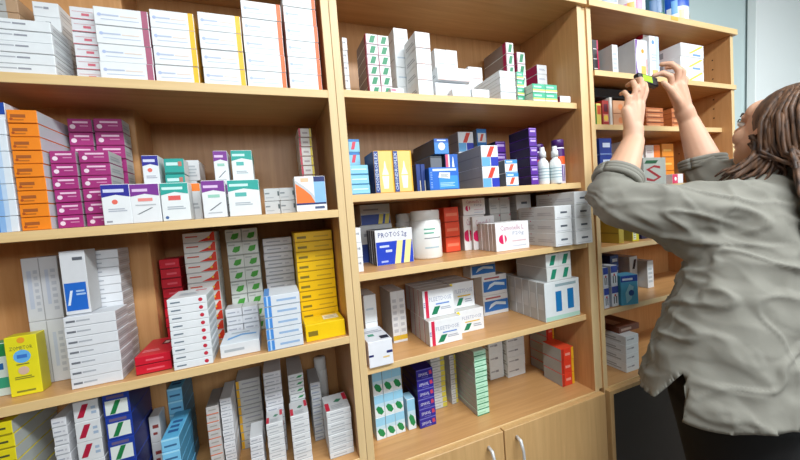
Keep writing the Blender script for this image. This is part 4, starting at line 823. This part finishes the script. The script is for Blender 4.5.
def fold(p):
    """creases: soft drapes running down the back and along the sleeves"""
    z = p.z
    d = 0.0
    t = min(1, max(0, (1.42-z)/.5))
    a = math.atan2(p.y+.33, p.x-1.0)
    d += .011*t*math.sin(a*9+2.2*math.sin(z*6)+1.0)*(.35+.65*noise.noise(Vector((a*1.5, z*2, 1))))
    q = Vector((p.x*4.2-p.z*7, p.y*4.5, p.z*9+p.x*6))
    d += .007*abs(noise.noise(q)) + .006*noise.noise(Vector((p.x*22, p.y*22, p.z*14)))
    q3 = Vector((p.x*3.0+p.z*5.5, p.y*3, p.z*3.0-p.x*2.0)); n3 = noise.noise(q3*2.2+Vector((5, 1, 2)))
    d += .007*max(0, 1-abs(n3)*4)
    q2 = Vector((p.x*11+p.z*13, p.y*9, p.z*16-p.x*6))
    d += .0045*(1-abs(noise.noise(q2))*2.2)*.6
    if p.x < .93 and z > 1.28: d += .007*math.sin((p.x*60+p.z*46+p.y*20))*max(0, noise.noise(p*7)+.45)
    q4 = Vector((p.x*5+p.z*9, p.y*5-p.z*3, p.z*4-p.x*4)); n4 = noise.noise(q4*1.3+Vector((9, 4, 7)))
    d += .0075*max(0, 1-abs(n4)*9)
    q5 = Vector((p.x*9-p.z*5, p.y*9, p.z*7+p.x*10)); n5 = noise.noise(q5+Vector((2, 8, 1)))
    d += .004*max(0, 1-abs(n5)*8)
    return (d-.008)*(.55+.45*min(1, max(0, (z-.86)/.2)))
SB.normal_update()
nv = [(v, v.co + v.normal*fold(v.co)) for v in SB.verts]
for v, c_ in nv: v.co = c_
def hem(p):
    a = math.atan2(p.y+.33, p.x-.96)        # -pi..pi ; +pi/2 faces the shelves
    dg = math.degrees(a) % 360              # 90 = towards the shelves, 180 = near side, 270 = back
    K = [(0, .90), (60, .885), (90, .88), (135, .882), (166, .89), (179, .982), (180.5, .868), (200, .872), (213, .885), (235, .905), (270, .915), (320, .91), (360, .90)]
    for (a0, z0), (a1, z1) in zip(K, K[1:]):
        if a0 <= dg <= a1: z = z0+(z1-z0)*(dg-a0)/(a1-a0)
    z += .004*math.sin(a*9)
    return z
kill = [v for v in SB.verts if v.co.z < hem(v.co)]
bmesh.ops.delete(SB, geom=kill, context='VERTS')
for e in SB.edges:
    if e.is_boundary:
        for v in e.verts: v.co.z = hem(v.co)
# open the cuffs: cut where the forearms leave
for (c_, dr_) in ((Vector((.800, -.116, 1.484)), Vector((.42, .04, .5)).normalized()), (Vector((1.193, -.125, 1.528)), Vector((0, .12, .9)).normalized())):
    kill = [v for v in SB.verts if (v.co-c_).dot(dr_) > 0 and (v.co-c_).length < .09]
    bmesh.ops.delete(SB, geom=kill, context='VERTS')
SB.to_mesh(me); SB.free()
me.transform(Matrix.Translation(-PO))
for p in me.polygons: p.use_smooth = True
shirt = link('shirt', me, [SHIRT], person)
sd = shirt.modifiers.new('thickness', 'SOLIDIFY'); sd.thickness = .0025; sd.offset = -1
def on_shirt(x, y, z): return Vector((x, y, z)) - PO
BUT = plain('dark_button', (44, 46, 50), .35)
def button(p, r=.0062):
    bm = bmesh.new(); ellip(bm, on_shirt(*p), (r, r, r*.7), None, 14, 8); obj('button', bm, BUT, shirt, True)
bm = bmesh.new()   # rolled cuffs
for c_, ax, r in ((Vector((.792, -.118, 1.474)), Vector((.42, .04, .5)), .060), (Vector((1.193, -.130, 1.512)), Vector((0, .12, .9)), .057)):
    ax = ax.normalized(); s = ax.cross(Vector((0, 1, 0))).normalized(); u = ax.cross(s); ring = []
    for i in range(33):
        a = 2*PI*i/32; ring.append(on_shirt(*(c_ + s*(r*math.cos(a)) + u*(r*math.sin(a)))))
    b2 = bmesh.new()
    for k in (-.010, 0, .010): tube(b2, [q + ax*k for q in ring], .0095, 8, cap=True)
    obj('rolled_cuff', b2, SHIRT, shirt, True)
bm.free()
bm = bmesh.new()   # collar band
tube(bm, [on_shirt(1.10+.072*math.cos(a), -.348+.066*math.sin(a), 1.452+.012*math.sin(a)) for a in [2*PI*i/24 for i in range(25)]], .012, 10, flat=1.6)
obj('collar', bm, SHIRT, shirt, True)

# trousers and shoes
bm = bmesh.new()
loft(bm, [(.985, -.33, .20, .15, .80), (.98, -.33, .205, .155, .90), (.985, -.33, .175, .13, 1.0)])
for s in (-1, 1):
    k = .985+s*.098
    loft(bm, [(k+s*.02+.03, -.385, .068, .075, .075), (k+s*.015+.02, -.37, .07, .078, .3), (k+.01, -.345, .083, .09, .52), (k, -.335, .104, .125, .78), (k, -.33, .11, .14, .86)])
me = solidify_volume(bm, .009, 4, 'trousers')
me.transform(Matrix.Translation(-PO))
link('trousers', me, [TROU], person)
for s in (-1, 1):
    bm = bmesh.new(); x = 1.02+s*.115
    ellip(bm, on_shirt(x, -.39, .05), (.045, .06, .05)); ellip(bm, on_shirt(x, -.29, .04), (.045, .11, .038)); addbox(bm, x-PO.x-.042, x-PO.x+.042, -.44-PO.y, -.20-PO.y, 0.0, .018, 0, .006)
    me = solidify_volume(bm, .006, 3, 'shoe'); link('shoe', me, [plain('black_leather', (20, 19, 20), .35)], person)

# hair -------------------------------------------------------------
rh = random.Random(11)
bm = bmesh.new()
T = Matrix.Translation(-PO) @ HM
ellip(bm, (0, -.025, .040), (.086, .096, .090), T); ellip(bm, (0, -.062, -.03), (.078, .062, .085), T)
for c_, r_ in (((1.135, -.425, 1.50), (.105, .065, .11)), ((1.14, -.455, 1.40), (.112, .055, .11)), ((1.15, -.465, 1.30), (.10, .045, .10))):
    ellip(bm, tuple(Vector(c_)-PO), r_)
HEADZ = HC.z
def strand(th, el, L, seed, r0):
    """th: angle round the head, 0 = face, 180 = back; el: height of the root"""
    r = random.Random(seed)
    a = math.radians(th); ce = math.cos(math.radians(el)); se = math.sin(math.radians(el))
    root = Vector((-math.sin(a)*ce*.085, -.022+math.cos(a)*ce*.094, .040+se*.090))
    pw = T @ root
    cen = (T @ Vector((0, -.02, .02)))
    out = (pw-cen); out.z = 0
    out = out.normalized() if out.length > .01 else Vector((-math.sin(a), math.cos(a), 0))
    out = Vector((-math.sin(a), math.cos(a), 0)).lerp(out, .5).normalized()
    if out.y > .18: out = Vector((out.x, .18, 0)).normalized()
    pts = [cen + (pw-cen)*.9, pw]; n = 11
    rad = .106 + r.uniform(-.012, .018); z0 = pw.z; ph = 5*noise.noise(Vector((th*.03, el*.04, 0)))+r.uniform(-.5, .5); am = r.uniform(.008, .015); f = 20+4*noise.noise(Vector((th*.05, el*.05, 3)))
    top = cen.z
    for i in range(1, n+1):
        s = i/n; z = z0 - L*s
        k = min(1, s*2.4)
        cx = cen.x + out.x*rad*(.9+.25*s); cy = cen.y + out.y*rad*(.95+.2*s)
        base = Vector((cx, cy-.012*s, z))
        if z > top: # over the dome
            q = Vector((pw.x, pw.y, z)); g = min(1, (z0-z)/.06); base = q.lerp(base, g)
        wv = am*s*1.4
        base += Vector((math.sin(ph+f*z)*wv, math.cos(ph*1.3+f*z)*wv*.7, 0))
        zw = z
        zz = z + PO.z
        if zz < 1.50:    # lie on shoulders and back
            t_ = min(1, (1.50-zz)/.07); t_ = t_*t_*(3-2*t_)
            yb = -.490 - PO.y - .012*r.random() - (.012 if zz < 1.38 else 0)
            base.y = base.y*(1-t_) + min(base.y, yb)*t_
        pts.append(base)
    rr = [r0*.8, r0] + [r0*(1.05-.75*(i/n)**2) for i in range(1, n+1)]
    tube(bm, pts, rr, 6, flat=.6)
k = 0
for th in range(68, 292, 3):
    for el in (2, 14, 26, 38, 50, 62, 76):
        if th < 84 and el < 30: continue
        k += 1
        L = rh.uniform(.30, .42) + (.05 if el > 40 else 0)
        strand(th + rh.uniform(-4, 4), el + rh.uniform(-8, 8), L, k, rh.uniform(.0042, .0066))
for q in range(70):   # locks swept forward over the near shoulder
    r = random.Random(100+q); u = q/70
    p0 = Vector((1.045-.02*r.random(), -.36+.04*r.random(), 1.56-.03*r.random()))-PO
    p3 = Vector((.955+.10*u+r.uniform(-.012, .012), -.285-.12*u+r.uniform(-.02, .02), 1.455-.05*u+r.uniform(-.012, .012)))-PO
    p1 = p0 + Vector((-.015, -.035, -.05)); p2 = p3 + Vector((.04, -.03, .035))
    pts = []
    for i in range(9):
        t = i/8; b0, b1, b2, b3 = (1-t)**3, 3*t*(1-t)**2, 3*t*t*(1-t), t**3
        pts.append(p0*b0+p1*b1+p2*b2+p3*b3 + Vector((0, 0, .006*math.sin(t*9+q))))
    tube(bm, pts, [.008, .008, .008, .0075, .007, .006, .005, .004, .002], 6, flat=.6)
for q in range(90):   # wavy locks lying on the near shoulder blade
    r = random.Random(300+q); u = r.random()
    p0 = Vector((1.05-.015*r.random(), -.375-.05*u, 1.56-.05*r.random()))-PO
    P = [p0, p0+Vector((-.03, -.035, -.05)), Vector((.985+.06*u, -.425-.035*u, 1.455))-PO, Vector((.952+.08*u, -.440-.035*u, 1.38))-PO, Vector((.950+.085*u, -.452-.035*u, 1.30-.10*r.random()))-PO]
    pts = []
    for i in range(len(P)-1):
        for k in range(4):
            t = k/4; pts.append(P[i].lerp(P[i+1], t) + Vector((.007*math.sin(i*3+t*3+q*.3), .003*math.cos(i*2+q), 0)))
    pts.append(P[-1]); n_ = len(pts)
    tube(bm, pts, [.0065*(1-.7*(i/n_)**2) for i in range(n_)], 6, flat=.6)
me = bpy.data.meshes.new('hair'); bm.to_mesh(me); bm.free()
for p in me.polygons: p.use_smooth = True
link('hair', me, [HAIR], person)

# thing held between the fingers
t = empty('handheld_device', (1.035, -.058, 1.806), 'small black handheld device with lime screen held between both hands', 'device')
t.rotation_euler = (math.radians(-12), math.radians(8), 0)
bm = bmesh.new(); addbox(bm, -.048, .048, -.010, .010, -.017, .017, 0, .003); obj('case', bm, plain('black_plastic', (24, 28, 34), .35), t)
bm = bmesh.new(); addbox(bm, -.030, .016, -.0108, -.0098, -.011, .011); obj('screen', bm, card('a8e020', .3), t)
